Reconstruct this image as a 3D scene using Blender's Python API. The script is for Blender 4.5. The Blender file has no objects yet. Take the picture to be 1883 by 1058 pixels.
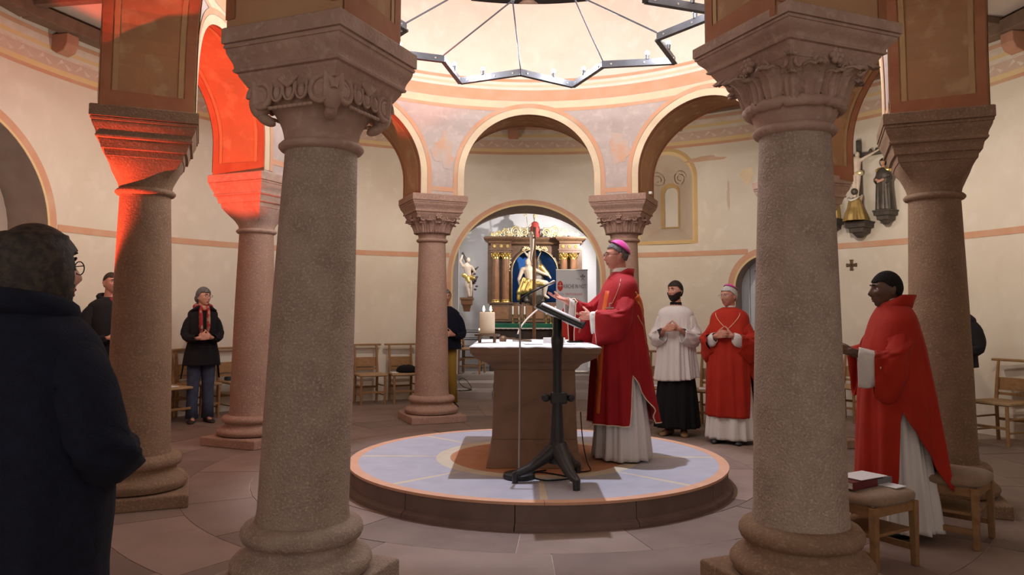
import bpy, bmesh, math, random
from mathutils import Vector, Matrix, Euler, noise as mnoise
PI=math.pi
def R(d): return math.radians(d)
C=bpy.context.scene.collection
SC=bpy.context.scene
# ------------------------------------------------------------------ camera
cam_d=bpy.data.cameras.new('camera'); cam=bpy.data.objects.new('camera',cam_d); C.objects.link(cam)
SC.camera=cam
cam_d.sensor_fit='HORIZONTAL'; cam_d.sensor_width=36.0
cam_d.lens=1382.2/1883*36; cam_d.shift_y=-(529-479.2)/1883; cam_d.clip_start=0.05
cam.matrix_world=Matrix.Translation((-0.199,-6.9555,1.40))@Matrix.Rotation(R(0.195),4,'Z')@Matrix.Rotation(R(90+4.025),4,'X')@Matrix.Rotation(R(0.217),4,'Z')
# ------------------------------------------------------------------ world, exposure
w=bpy.data.worlds.new('world'); SC.world=w; w.use_nodes=True
bg=w.node_tree.nodes['Background']; bg.inputs[0].default_value=(1.0,0.86,0.77,1); bg.inputs[1].default_value=0.62
SC.view_settings.view_transform='Standard'; SC.view_settings.look='None'
SC.view_settings.exposure=0.0; SC.view_settings.gamma=1.0; SC.view_settings.use_curve_mapping=False
def light(name,kind,loc,energy,color,target=None,radius=.05,angle=None,blend=.3):
    d=bpy.data.lights.new(name,kind); o=bpy.data.objects.new(name,d); C.objects.link(o)
    d.energy=energy; d.color=color; o.location=loc
    if kind in('POINT','SPOT'): d.shadow_soft_size=radius
    if kind=='SPOT': d.spot_size=R(angle); d.spot_blend=blend
    if target is not None:
        o.rotation_euler=(Vector(target)-Vector(loc)).to_track_quat('-Z','Y').to_euler()
    return o
WARM=(1.0,0.70,0.42); COOL=(0.80,0.86,1.0)
light('altar_downlight_beam','SPOT',(0,-.4,4.90),620,(0.80,0.84,1.0),(0,-.4,0),.03,58,.3)
light('apse_key_beam','SPOT',(1.28,6.98,3.02),205,(1.0,0.94,0.90),(-.35,8.3,1.75),.03,130,.5)
light('apse_fill_beam','SPOT',(-1.2,6.95,3.02),40,(1.0,0.94,0.90),(.4,8.3,1.6),.05,130,.6)
light('red_uplight_beam','SPOT',(-4.80,-2.22,.17),2000,(1.0,0.095,0.045),(-4.80+.33,-2.22+.48,.17+.81),.03,48,.2)
# ------------------------------------------------------------------ helpers
W={}
def wm(o): return W.get(o.name,Matrix.Identity(4)) if o else Matrix.Identity(4)
class MB:
    def __init__(s): s.v=[]; s.f=[]; s.m=[]; s.cur=0
    def add(s,vs,fs):
        o=len(s.v); s.v+=[tuple(p) for p in vs]; s.f+=[tuple(i+o for i in f) for f in fs]; s.m+=[s.cur]*len(fs); return s
    def box(s,c,size,rz=0,rot=None):
        hx,hy,hz=[a/2 for a in size]; M=Matrix.Rotation(rz,3,'Z') if rot is None else rot
        vs=[M@Vector((x*hx,y*hy,z*hz))+Vector(c) for z in(-1,1) for y in(-1,1) for x in(-1,1)]
        return s.add(vs,[(0,2,3,1),(4,5,7,6),(0,1,5,4),(2,6,7,3),(0,4,6,2),(1,3,7,5)])
    def bar(s,a,b,w,h,up=(0,0,1)):
        a=Vector(a);b=Vector(b);d=(b-a); L=d.length; d.normalize(); u=Vector(up); x=d.cross(u)
        if x.length<1e-4: x=d.cross(Vector((0,1,0)))
        x.normalize(); u=x.cross(d)
        vs=[p+x*i*w/2+u*j*h/2 for p in(a,b) for i,j in((-1,-1),(1,-1),(1,1),(-1,1))]
        return s.add(vs,[(0,3,2,1),(4,5,6,7),(0,1,5,4),(1,2,6,5),(2,3,7,6),(3,0,4,7)])
    def loft(s,rings,caps=True,closed=True):
        n=len(rings[0]); vs=[p for r in rings for p in r]; fs=[]
        for i in range(len(rings)-1):
            for j in range(n if closed else n-1):
                k=(j+1)%n; fs.append((i*n+j,i*n+k,(i+1)*n+k,(i+1)*n+j))
        if caps and closed: fs.append(tuple(range(n-1,-1,-1))); o=(len(rings)-1)*n; fs.append(tuple(range(o,o+n)))
        return s.add(vs,fs)
    def lathe(s,prof,n=32,c=(0,0,0),caps=True):
        return s.loft([[(c[0]+r*math.cos(2*PI*j/n),c[1]+r*math.sin(2*PI*j/n),c[2]+z) for j in range(n)] for r,z in prof],caps)
    def rectloft(s,prof,c=(0,0),rz=0,caps=True):
        rs=[]; cs,sn=math.cos(rz),math.sin(rz)
        for t in prof:
            z,hx,hy=t if len(t)==3 else (t[0],t[1],t[1])
            rs.append([(c[0]+x*hx*cs-y*hy*sn,c[1]+x*hx*sn+y*hy*cs,z) for x,y in((-1,-1),(1,-1),(1,1),(-1,1))])
        return s.loft(rs,caps)
    def tube(s,pts,r,n=8,caps=True,flat=1.0):
        pts=[Vector(p) for p in pts]; N=len(pts); rr=r if isinstance(r,(list,tuple)) else [r]*N
        rings=[]; pu=None
        for i,p in enumerate(pts):
            d=(pts[min(i+1,N-1)]-pts[max(i-1,0)]); d.normalize()
            if pu is None:
                u=Vector((0,0,1)) if abs(d.z)<.9 else Vector((1,0,0))
                u=(u-d*u.dot(d)).normalized()
            else:
                u=(pu-d*pu.dot(d)); u=u.normalized() if u.length>1e-6 else pu
            pu=u; x=d.cross(u)
            rings.append([p+(x*math.cos(2*PI*j/n)+u*math.sin(2*PI*j/n)*flat)*rr[i] for j in range(n)])
        return s.loft(rings,caps)
    def caps(s,a,b,ra,rb,n=10):
        a=Vector(a);b=Vector(b);d=(b-a); L=d.length
        if L<1e-6: return s.ell(a,(ra,ra,ra),n,6)
        d/=L; pts=[];rr=[]
        for k in(80,45,0): pts.append(a-d*ra*math.sin(R(k))); rr.append(ra*math.cos(R(k)))
        for k in(0,45,80): pts.append(b+d*rb*math.sin(R(k))); rr.append(rb*math.cos(R(k)))
        return s.tube(pts,rr,n)
    def ell(s,c,r,nu=16,nv=10,rot=None):
        M=rot if rot is not None else Matrix.Identity(3); c=Vector(c); rings=[]
        for i in range(nv+1):
            ph=-PI/2+PI*(i*.998+.001*nv)/nv
            rings.append([c+M@Vector((r[0]*math.cos(ph)*math.cos(2*PI*j/nu),r[1]*math.cos(ph)*math.sin(2*PI*j/nu),r[2]*math.sin(ph))) for j in range(nu)])
        return s.loft(rings)
    def xf(s,M):
        s.v=[tuple(M@Vector(p)) for p in s.v]; return s
    def build(s,name,mats,parent=None,smooth=None,local=False,loc=None,bevel=0,solid=0,sub=0):
        me=bpy.data.meshes.new(name)
        if local: vs=s.v
        elif loc is not None: L=Vector(loc); vs=[Vector(p)-L for p in s.v]
        elif parent is not None:
            I=wm(parent).inverted(); vs=[I@Vector(p) for p in s.v]
        else: vs=s.v
        me.from_pydata(vs,[],s.f); 
        if not isinstance(mats,(list,tuple)): mats=[mats]
        for m in mats: me.materials.append(m)
        if len(mats)>1: me.polygons.foreach_set('material_index',s.m)
        bm=bmesh.new(); bm.from_mesh(me); bmesh.ops.recalc_face_normals(bm,faces=bm.faces); bm.to_mesh(me); bm.free()
        o=bpy.data.objects.new(name,me); C.objects.link(o)
        if parent is not None: o.parent=parent; W[o.name]=wm(parent)
        elif loc is not None: o.location=loc; W[o.name]=Matrix.Translation(loc)
        if smooth is not None: fin(me,smooth)
        if bevel:
            b=o.modifiers.new('bevel','BEVEL'); b.width=bevel; b.segments=2; b.limit_method='ANGLE'; b.angle_limit=R(40)
        if solid:
            b=o.modifiers.new('solid','SOLIDIFY'); b.thickness=solid; b.offset=0
        if sub:
            b=o.modifiers.new('sub','SUBSURF'); b.levels=sub; b.render_levels=sub
        return o
def fin(me,ang):
    me.polygons.foreach_set('use_smooth',[True]*len(me.polygons))
    if ang<180: me.set_sharp_from_angle(angle=R(ang))
def tag(o,label=None,cat=None,group=None,kind=None):
    if label: o['label']=label
    if cat: o['category']=cat
    if group: o['group']=group
    if kind: o['kind']=kind
    return o
def thing(name,label,cat,loc=(0,0,0),rz=0,group=None):
    o=bpy.data.objects.new(name,None); C.objects.link(o); o.location=loc; o.rotation_euler=(0,0,rz); o.empty_display_size=.1
    W[o.name]=Matrix.Translation(loc)@Matrix.Rotation(rz,4,'Z'); return tag(o,label,cat,group)
def struct(name,mb,mat,**k):
    return tag(mb.build(name,mat,**k),kind='structure')
def dup(root,loc,rz,label,group=None):
    r=root.copy(); C.objects.link(r); r.location=loc; r.rotation_euler=(0,0,rz); r['label']=label
    if group: r['group']=group
    for ch in list(root.children):
        c=ch.copy(); C.objects.link(c); c.parent=r
        for g in list(ch.children):
            d=g.copy(); C.objects.link(d); d.parent=c
    W[r.name]=Matrix.Translation(loc)@Matrix.Rotation(rz,4,'Z'); return r
# ------------------------------------------------------------------ materials
def mat(name,col,rough=.8,col2=None,scale=4,detail=6,lo=.35,hi=.7,bump=0,bscale=40,metal=0,emit=0,rnd=0,spec=.3,sss=0,col3=None,scale3=30,trans=0,sheen=0,dist=0):
    m=bpy.data.materials.new(name); m.use_nodes=True; nt=m.node_tree; N=nt.nodes; L=nt.links
    b=N['Principled BSDF']; b.inputs['Roughness'].default_value=rough; b.inputs['Metallic'].default_value=metal
    b.inputs['Specular IOR Level'].default_value=spec
    b.inputs['Base Color'].default_value=(*col,1)
    tc=N.new('ShaderNodeTexCoord'); out=None
    if col2:
        n=N.new('ShaderNodeTexNoise'); n.inputs['Scale'].default_value=scale; n.inputs['Detail'].default_value=detail; n.inputs['Distortion'].default_value=dist
        L.new(tc.outputs['Object'],n.inputs['Vector'])
        mr=N.new('ShaderNodeMapRange'); mr.inputs[1].default_value=lo; mr.inputs[2].default_value=hi; L.new(n.outputs['Fac'],mr.inputs[0])
        mx=N.new('ShaderNodeMix'); mx.data_type='RGBA'; mx.inputs[6].default_value=(*col,1); mx.inputs[7].default_value=(*col2,1)
        L.new(mr.outputs[0],mx.inputs[0]); out=mx.outputs[2]
        if col3:
            n3=N.new('ShaderNodeTexNoise'); n3.inputs['Scale'].default_value=scale3; n3.inputs['Detail'].default_value=4; L.new(tc.outputs['Object'],n3.inputs['Vector'])
            m3=N.new('ShaderNodeMapRange'); m3.inputs[1].default_value=.52; m3.inputs[2].default_value=.68; L.new(n3.outputs['Fac'],m3.inputs[0])
            mx3=N.new('ShaderNodeMix'); mx3.data_type='RGBA'; mx3.inputs[7].default_value=(*col3,1); L.new(out,mx3.inputs[6]); L.new(m3.outputs[0],mx3.inputs[0]); out=mx3.outputs[2]
    if rnd:
        oi=N.new('ShaderNodeObjectInfo'); hs=N.new('ShaderNodeHueSaturation'); r2=N.new('ShaderNodeMapRange')
        r2.inputs[3].default_value=1-rnd; r2.inputs[4].default_value=1+rnd; L.new(oi.outputs['Random'],r2.inputs[0]); L.new(r2.outputs[0],hs.inputs['Value'])
        if out: L.new(out,hs.inputs['Color'])
        else: hs.inputs['Color'].default_value=(*col,1)
        out=hs.outputs[0]
    if out: L.new(out,b.inputs['Base Color'])
    if bump:
        n2=N.new('ShaderNodeTexNoise'); n2.inputs['Scale'].default_value=bscale; n2.inputs['Detail'].default_value=5; L.new(tc.outputs['Object'],n2.inputs['Vector'])
        bp=N.new('ShaderNodeBump'); bp.inputs['Strength'].default_value=bump; bp.inputs['Distance'].default_value=.02; L.new(n2.outputs['Fac'],bp.inputs['Height']); L.new(bp.outputs[0],b.inputs['Normal'])
    if emit:
        b.inputs['Emission Color'].default_value=(*col,1); b.inputs['Emission Strength'].default_value=emit
    if sss:
        b.inputs['Subsurface Weight'].default_value=sss; b.inputs['Subsurface Radius'].default_value=(.02,.008,.004); b.inputs['Subsurface Scale'].default_value=.4
    if sheen: b.inputs['Sheen Weight'].default_value=sheen
    if trans: b.inputs['Transmission Weight'].default_value=trans
    return m
X={}
X['plaster']=mat('wall_plaster',(.66,.585,.49),.9,(.61,.53,.44),1.3,8,.35,.75,.10,12,col3=(.675,.60,.51),scale3=5)
X['soffit']=mat('ochre_soffit_plaster',(.42,.21,.10),.9,(.33,.19,.095),2.2,7,.35,.7,.12,14,col3=(.45,.29,.15),scale3=7)
X['soffit_edge']=mat('red_ochre_border',(.33,.125,.062),.9,(.38,.17,.085),6,6,.35,.7,.1,14)
X['soffit_line']=mat('pale_ochre_line',(.46,.29,.14),.9,(.41,.245,.12),6,6)
X['pier_out']=mat('pier_outer_plaster',(.50,.31,.17),.9,(.43,.22,.12),2,6,.35,.7,.1,14)
X['orange']=mat('orange_paint',(.66,.33,.19),.9,(.60,.38,.25),5,7,.35,.7)
X['orange2']=mat('wall_band_paint',(.56,.30,.19),.9,(.58,.38,.26),4,7,.4,.8)
X['cream']=mat('cream_paint',(.76,.60,.40),.9,(.68,.53,.36),5,6)
X['yellow']=mat('yellow_ochre_paint',(.68,.49,.24),.9,(.66,.50,.30),5,6)
X['pinkgrey']=mat('pink_grey_paint',(.56,.39,.31),.9,(.58,.44,.36),5,6)
X['leafw']=mat('leaf_paint',(.68,.58,.50),.9,(.60,.47,.38),8,5)
X['apsew']=mat('apse_white_plaster',(.74,.73,.74),.9,(.68,.67,.68),3,5)
X['stone']=mat('red_sandstone',(.39,.245,.18),.85,(.33,.20,.15),5,9,.35,.7,.35,75,col3=(.47,.32,.245),scale3=60)
X['stone2']=mat('grey_sandstone',(.45,.345,.285),.85,(.345,.26,.215),7,10,.35,.7,.8,80,col3=(.55,.44,.365),scale3=95)
X['stonecap']=mat('capital_sandstone',(.46,.32,.25),.88,(.37,.25,.195),5,8,.35,.7,.3,50,col3=(.48,.35,.28),scale3=22)
X['stonetan']=mat('tan_sandstone',(.275,.175,.11),.85,(.215,.135,.085),6,9,.35,.7,.35,75,col3=(.34,.225,.145),scale3=60)
X['floor']=mat('floor_stone',(.245,.175,.142),.62,(.195,.136,.11),3,7,.35,.7,.06,30,rnd=.27,spec=.4)
X['mortar']=mat('floor_mortar',(.46,.37,.31),.9,(.38,.30,.25),8,5)
X['step']=mat('apse_step_stone',(.33,.28,.25),.75,(.26,.22,.20),3,6,.35,.7,.08,30)
X['dais_top']=mat('dais_blue_grey_stone',(.44,.44,.50),.6,(.39,.39,.45),6,7,.35,.7,.05,60)
X['terra']=mat('dais_terracotta',(.50,.23,.12),.7,(.43,.19,.10),6,6)
X['rim']=mat('dais_rim_stone',(.66,.38,.25),.7,(.60,.33,.21),6,6)
X['dais_cream']=mat('dais_cream_inlay',(.62,.55,.42),.7,(.56,.48,.36),6,6)
X['dais_side']=mat('dais_riser_stone',(.19,.135,.115),.8,(.15,.105,.09),5,7,.35,.7,.15,50)
X['altar']=mat('altar_sandstone',(.27,.165,.105),.8,(.21,.125,.08),3,7,.35,.7,.12,50,dist=1.5)
X['cloth']=mat('white_linen',(.86,.86,.88),.9,(.80,.80,.83),9,4,bump=.1,bscale=30)
X['beam']=mat('old_timber',(.19,.12,.085),.8,(.13,.08,.055),6,7,.35,.7,.3,25)
X['ceil']=mat('ceiling_plaster',(.52,.44,.38),.9,(.46,.38,.33),2,6)
X['corbel']=mat('corbel_sandstone',(.43,.22,.14),.9,(.36,.18,.12),6,6,bump=.2)
X['iron']=mat('grey_steel',(.13,.135,.15),.45,(.10,.10,.115),6,4,metal=.6)
X['black']=mat('black_enamel',(.012,.013,.016),.4,(.02,.021,.024),12,4,spec=.5)
X['blackm']=mat('black_plastic',(.015,.015,.017),.6)
X['steel']=mat('polished_steel',(.45,.43,.40),.35,metal=.9)
X['led']=mat('led_lens',(.86,.92,1.0),.4,emit=60)
X['wood']=mat('chair_wood',(.31,.17,.075),.55,(.23,.12,.05),9,6,.35,.7,.05,30,dist=2)
X['rush']=mat('rush_seat',(.42,.28,.15),.85,(.33,.21,.11),30,4,bump=.4,bscale=80)
X['uphol']=mat('tan_upholstery',(.30,.20,.13),.95,(.25,.165,.105),40,4,bump=.25,bscale=120,sheen=.2)
X['red']=mat('red_chasuble',(.35,.007,.011),.75,(.29,.005,.009),5,4,bump=.30,bscale=9,sheen=.04)
X['redor']=mat('orange_red_chasuble',(.40,.020,.006),.8,(.34,.015,.005),5,4,bump=.30,bscale=9,sheen=.04)
X['gold_thread']=mat('gold_thread',(.62,.30,.10),.5,(.5,.2,.07),20,3,metal=.3)
X['orphrey']=mat('orange_orphrey',(.58,.13,.02),.6,(.45,.05,.015),14,4)
X['piping']=mat('cream_piping',(.75,.58,.42),.8)
X['alb']=mat('white_alb',(.72,.69,.66),.9,(.66,.63,.60),5,4,bump=.25,bscale=10)
X['surplice']=mat('white_surplice',(.70,.66,.64),.9,(.64,.60,.58),5,4,bump=.25,bscale=10)
X['bcloth']=mat('black_cloth',(.008,.008,.010),.95)
X['navy']=mat('navy_coat',(.006,.008,.020),.95,(.004,.005,.013),30,4,bump=.3,bscale=150)
X['coat']=mat('black_wool_coat',(.010,.009,.011),.95)
X['jeans']=mat('blue_jeans',(.055,.065,.11),.9,(.035,.042,.075),14,5)
X['mustard']=mat('mustard_trousers',(.30,.18,.03),.9)
X['scarf']=mat('patterned_scarf',(.30,.03,.035),.95,(.40,.25,.17),14,3,.52,.60,.2,60)
X['shirtred']=mat('dark_red_shirt',(.25,.02,.025),.9)
X['skin']=mat('fair_skin',(.58,.30,.22),.5,(.50,.235,.17),14,4,.35,.7,sss=.15)
X['skin2']=mat('ruddy_skin',(.55,.26,.19),.5,(.46,.19,.14),14,4,.35,.7,sss=.15)
X['skind']=mat('dark_brown_skin',(.13,.066,.042),.42,(.09,.046,.03),14,4,.35,.7,spec=.4)
X['hairg']=mat('grey_hair',(.16,.15,.15),.7,(.07,.065,.065),60,4,.4,.6,.5,120)
X['hairw']=mat('white_hair',(.55,.53,.50),.7,(.42,.40,.38),60,4,.4,.6,.5,120)
X['hairb']=mat('black_brown_hair',(.016,.010,.008),.6,(.03,.02,.015),60,4,.4,.6,.5,120)
X['hairbr']=mat('dark_brown_hair',(.022,.015,.011),.6,(.05,.034,.024),50,4,.4,.6,.15,120)
X['hairk']=mat('black_curly_hair',(.008,.007,.007),.85,(.014,.012,.011),90,3,.4,.6,.8,200)
X['magenta']=mat('magenta_silk',(.62,.03,.30),.5,(.55,.02,.25),8,3,sheen=.3)
X['lips']=mat('lips',(.36,.10,.085),.5)
X['eyew']=mat('eye_white',(.7,.68,.65),.3)
X['iris']=mat('eye_dark',(.02,.015,.012),.25)
X['shoeb']=mat('black_leather',(.008,.007,.007),.4,spec=.5)
X['shoet']=mat('tan_suede',(.20,.12,.06),.9)
X['shoeg']=mat('dark_brown_leather',(.03,.02,.018),.6)
X['glassfr']=mat('dark_wire',(.04,.03,.03),.3,metal=.6)
X['gold']=mat('gilding',(.78,.58,.20),.3,(.62,.42,.12),16,4,metal=.85)
X['goldp']=mat('pale_gilding',(.85,.76,.50),.35,(.72,.56,.26),12,4,metal=.5)
X['retwood']=mat('retable_brown_wood',(.16,.085,.045),.4,(.11,.055,.028),6,6,.35,.7,dist=2,spec=.5)
X['retcol']=mat('retable_column_wood',(.27,.13,.065),.25,(.20,.09,.045),5,6,.35,.7,dist=2,spec=.6)
X['blue']=mat('niche_blue',(.03,.14,.46),.7,(.025,.12,.41),3,4)
X['ivory']=mat('painted_flesh',(.66,.55,.44),.5,(.58,.46,.36),9,4)
X['polyb']=mat('dark_bronze_paint',(.06,.05,.045),.45,(.10,.08,.06),10,4,metal=.3)
X['polyr']=mat('painted_red_robe',(.42,.06,.05),.5,(.35,.045,.04),9,3)
X['statwood']=mat('bracket_wood',(.24,.12,.06),.5,(.18,.085,.04),7,5)
X['green']=mat('green_altar_cloth',(.02,.13,.075),.9,(.015,.10,.06),9,4)
X['lace']=mat('cream_lace',(.62,.58,.50),.9)
X['antep']=mat('brown_altar_front',(.065,.045,.038),.7,(.05,.034,.028),5,5)
X['wax']=mat('cream_wax',(.80,.68,.50),.5,(.74,.60,.42),4,3,sss=.3)
X['candlew']=mat('white_wax',(.82,.79,.72),.5)
X['flame']=mat('candle_flame',(1.0,.66,.30),.5,emit=35)
X['brass']=mat('brass',(.55,.38,.14),.3,metal=.9)
X['bronze']=mat('bronze_stand',(.16,.10,.06),.45,(.11,.07,.045),9,4,metal=.6)
X['banner']=mat('banner_fabric',(.66,.66,.70),.6)
X['bred']=mat('banner_red_print',(.55,.03,.02),.6)
X['bblack']=mat('banner_dark_print',(.06,.05,.05),.6)
X['bgrey']=mat('banner_grey_print',(.25,.25,.27),.6)
X['doorw']=mat('pale_grey_door',(.50,.52,.55),.6,(.45,.47,.50),4,4)
X['paper']=mat('white_paper',(.80,.80,.82),.8)
X['pages']=mat('book_pages',(.66,.60,.50),.8,(.55,.49,.40),90,2)
X['bookred']=mat('maroon_book_cover',(.13,.02,.025),.5)
X['bookgr']=mat('grey_book_cover',(.16,.16,.17),.5)
X['bookdk']=mat('dark_green_book_cover',(.02,.032,.034),.35)
X['poleb']=mat('processional_pole_wood',(.20,.10,.045),.45,(.15,.07,.03),9,4)
X['whiteb']=mat('white_plastic',(.75,.73,.68),.5)
X['redlens']=mat('red_lamp_lens',(1.0,.05,.02),.4,emit=8)
X['lens']=mat('lamp_lens',(1.0,.86,.66),.4,emit=10)
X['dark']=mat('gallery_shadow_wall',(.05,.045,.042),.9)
X['yline']=mat('window_edge_ochre',(.56,.38,.17),.9,(.52,.34,.16),6,5)
X['nichew']=mat('niche_plaster',(.54,.45,.36),.9,(.50,.39,.31),4,7,.35,.7)
X['slit']=mat('window_slit_plaster',(.66,.60,.52),.9)
X['ornament']=mat('niche_ornament_paint',(.50,.395,.31),.9,(.52,.42,.335),6,5)
X['goldd']=mat('dull_gold_robe',(.40,.27,.09),.5,(.28,.18,.06),10,4,metal=.4)
X['flesh2']=mat('painted_face',(.50,.28,.19),.5,(.44,.24,.16),9,4)
X['stainp']=mat('faded_mural_paint',(.56,.34,.23),.9,(.57,.40,.29),5,7)
# ------------------------------------------------------------------ the rotunda
RR=3.274; ROT=R(.2254); RW=5.72; RI=2.96; RO=3.60
AHW=.87; AZS=3.19; ABASE=2.83
def pol(r,t,z): return (r*math.cos(t),r*math.sin(t),z)
def arcwall(mb,r0,r1,sam,ztop,mi=0,mo=0,ms=0):
    for (t0,l0),(t1,l1) in zip(sam[:-1],sam[1:]):
        if abs(t1-t0)>1e-7:
            mb.cur=mi; mb.add([pol(r0,t0,l0),pol(r0,t1,l1),pol(r0,t1,ztop),pol(r0,t0,ztop)],[(0,1,2,3)])
            mb.cur=mo; mb.add([pol(r1,t0,l0),pol(r1,t1,l1),pol(r1,t1,ztop),pol(r1,t0,ztop)],[(0,3,2,1)])
            mb.cur=mo; mb.add([pol(r0,t0,ztop),pol(r0,t1,ztop),pol(r1,t1,ztop),pol(r1,t0,ztop)],[(0,1,2,3)])
        mb.cur=ms; mb.add([pol(r0,t0,l0),pol(r1,t0,l0),pol(r1,t1,l1),pol(r0,t1,l1)],[(0,1,2,3)])
def arch_sam(tc,hw,r,zb,zs,n=28):
    o=[(tc-hw/r,zb),(tc-hw/r,zs)]
    for i in range(1,n): a=PI-PI*i/n; o.append((tc+hw*math.cos(a)/r,zs+hw*math.sin(a)))
    return o+[(tc+hw/r,zs),(tc+hw/r,zb)]
def arch_path(tc,hw,r,zb,zs,d,n=40):
    o=[(tc-(hw+d)/r,zb),(tc-(hw+d)/r,(zb+zs)/2),(tc-(hw+d)/r,zs)]
    for i in range(1,n): a=PI-PI*i/n; o.append((tc+(hw+d)*math.cos(a)/r,zs+(hw+d)*math.sin(a)))
    return o+[(tc+(hw+d)/r,zs),(tc+(hw+d)/r,(zb+zs)/2),(tc+(hw+d)/r,zb)]
def face_strip(mb,tc,hw,r,zb,zs,d0,d1,rr):
    A=arch_path(tc,hw,r,zb,zs,d0); B=arch_path(tc,hw,r,zb,zs,d1)
    for i in range(len(A)-1):
        mb.add([pol(rr,*A[i]),pol(rr,*A[i+1]),pol(rr,*B[i+1]),pol(rr,*B[i])],[(0,1,2,3)])
def soff_strip(mb,tc,hw,r,zb,zs,ra,rb,e=-.004):
    A=arch_path(tc,hw,r,zb,zs,e)
    for i in range(len(A)-1):
        mb.add([pol(ra,*A[i]),pol(ra,*A[i+1]),pol(rb,*A[i+1]),pol(rb,*A[i])],[(0,1,2,3)])
def band(mb,r,t0,t1,z0,z1,n=None):
    n=n or max(2,int(abs(t1-t0)/R(2.5)))
    for i in range(n):
        a=t0+(t1-t0)*i/n;b=t0+(t1-t0)*(i+1)/n
        mb.add([pol(r,a,z0),pol(r,b,z0),pol(r,b,z1),pol(r,a,z1)],[(0,1,2,3)])
# arcade and drum
X['drum']=mat('drum_plaster',(.78,.69,.57),.9,(.72,.61,.49),1.6,8,.35,.75,.08,12,col3=(.80,.70,.59),scale3=6)
X['spandrel']=mat('spandrel_plaster',(.52,.43,.38),.9,(.46,.37,.33),4,8,.35,.7,.08,14,col3=(.56,.46,.40),scale3=12)
ACS=[R(-180+45*k)+ROT for k in range(8)]
sam=[]
for tc in ACS:
    sam+=arch_sam(tc,AHW,RI,ABASE,AZS)
    e=tc+AHW/RI; nx=tc+R(45)-AHW/RI
    sam+=[(e+(nx-e)*i/5,ABASE) for i in range(1,5)]
sam.append((sam[0][0]+2*PI,sam[0][1]))
mb=MB(); arcwall(mb,RI,RO,sam,4.12,0,1,2)
arc=struct('wall_arcade',mb,[X['spandrel'],X['pier_out'],X['soffit']],smooth=30)
mb=MB(); N=96
arcwall(mb,RI,RO,[(2*PI*i/N,4.12) for i in range(N+1)],5.58,0,1,1)
g0,g1=R(90-15.6),R(90+15.6)
s2=[(g1+(2*PI-(g1-g0))*i/80,5.58) for i in range(81)]
arcwall(mb,RI,RO,s2,7.3)
for t in(g0,g1): mb.add([pol(RI,t,5.58),pol(RO,t,5.58),pol(RO,t,7.3),pol(RI,t,7.3)],[(0,1,2,3)])
drum=struct('wall_drum',mb,[X['drum'],X['plaster']],smooth=30)
for z0,z1,mt in((4.10,4.145,'orange'),(4.145,4.235,'cream'),(4.24,4.39,'orange'),(4.43,4.46,'cream'),(4.50,4.54,'orange')):
    m=MB(); band(m,RI-.003,0,2*PI,z0,z1,96); m.build('painted_band',X[mt],drum,smooth=60)
m=MB(); m.lathe([(0.01,7.3),(RO,7.3),(RO,7.4),(.01,7.4)],48); struct('ceiling_drum',m,X['ceil'])
# gallery opening behind the drum, with its colonnette
m=MB(); band(m,RO+.9,R(60),R(120),4.9,7.4); struct('wall_gallery',m,X['dark'])  # gallery darkness put into the near-black colour of this sheet
gc=thing('gallery_colonnette','small stone colonnette in the dark gallery opening at the top','colonnette',(-.02,RI+.25,5.58))
m=MB(); m.lathe([(.16,0),(.16,.05),(.13,.07),(.14,.10),(.10,.13)],24,(0,0,0)); m.build('base',X['stonecap'],gc,smooth=40,local=True)
m=MB(); m.lathe([(.085,.13),(.08,1.0),(.075,1.7)],24); m.build('shaft',X['stone'],gc,smooth=40,local=True)
for i,tc in enumerate(ACS):
    m=MB(); face_strip(m,tc,AHW,RI,2.9,AZS,0.0,.085,RI-.007); m.build('arch_border',X['cream'],arc,smooth=60)
    m=MB(); face_strip(m,tc,AHW,RI,2.9,AZS,.09,.145,RI-.007); m.build('arch_border_line',X['orange'],arc,smooth=60)
    m=MB(); face_strip(m,tc,AHW,RI,2.9,AZS,-.005,.05,RO+.004); m.build('outer_arch_border',X['soffit_edge'],arc,smooth=60)
    for ra,rb,mt in((RI+.01,RI+.075,'soffit_edge'),(RI+.085,RI+.12,'soffit_line'),(RO-.075,RO-.01,'soffit_edge'),(RO-.12,RO-.085,'soffit_line')):
        m=MB(); soff_strip(m,tc,AHW,RI,2.99,AZS,ra,rb); m.build('soffit_border',X[mt],arc,smooth=60)
    for sgn in(-1,1):   # lower border across the jamb
        t=tc+sgn*(AHW-.004)/RI
        m=MB(); m.add([pol(RI+.01,t,2.84),pol(RO-.01,t,2.84),pol(RO-.01,t,2.99),pol(RI+.01,t,2.99)],[(0,1,2,3)]); m.build('jamb_border',X['soffit_edge'],arc)
    tp=tc+R(22.5); hwp=R(22.5)-(AHW+.09)/RI
    m=MB(); band(m,RI-.004,tp-hwp,tp+hwp,2.98,3.04,4); m.build('spandrel_border',X['orange'],arc)
# faded mural patches on spandrels beside the centre arch
def patch(name,parent,tc,zc,w,h,r,mt,seed):
    rnd=random.Random(seed); m=MB(); n=28; pts=[]
    for i in range(n):
        a=2*PI*i/n; k=.72+.28*math.sin(3*a+seed)*rnd.random()+.25*rnd.random()
        pts.append(pol(r,tc+w*k*math.cos(a)/r,zc+h*k*math.sin(a)))
    m.add(pts,[tuple(range(n))]); return m.build(name,X[mt],parent)
X['mural']=mat('faded_mural_orange',(.60,.36,.24),.9,(.53,.42,.36),6,8,.42,.6)
patch('mural_patch',arc,R(112.5)-.0,3.52,.16,.25,RI-.004,'mural',2)
patch('mural_patch',arc,R(67.5)-.01,3.55,.15,.25,RI-.004,'mural',5)
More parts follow.
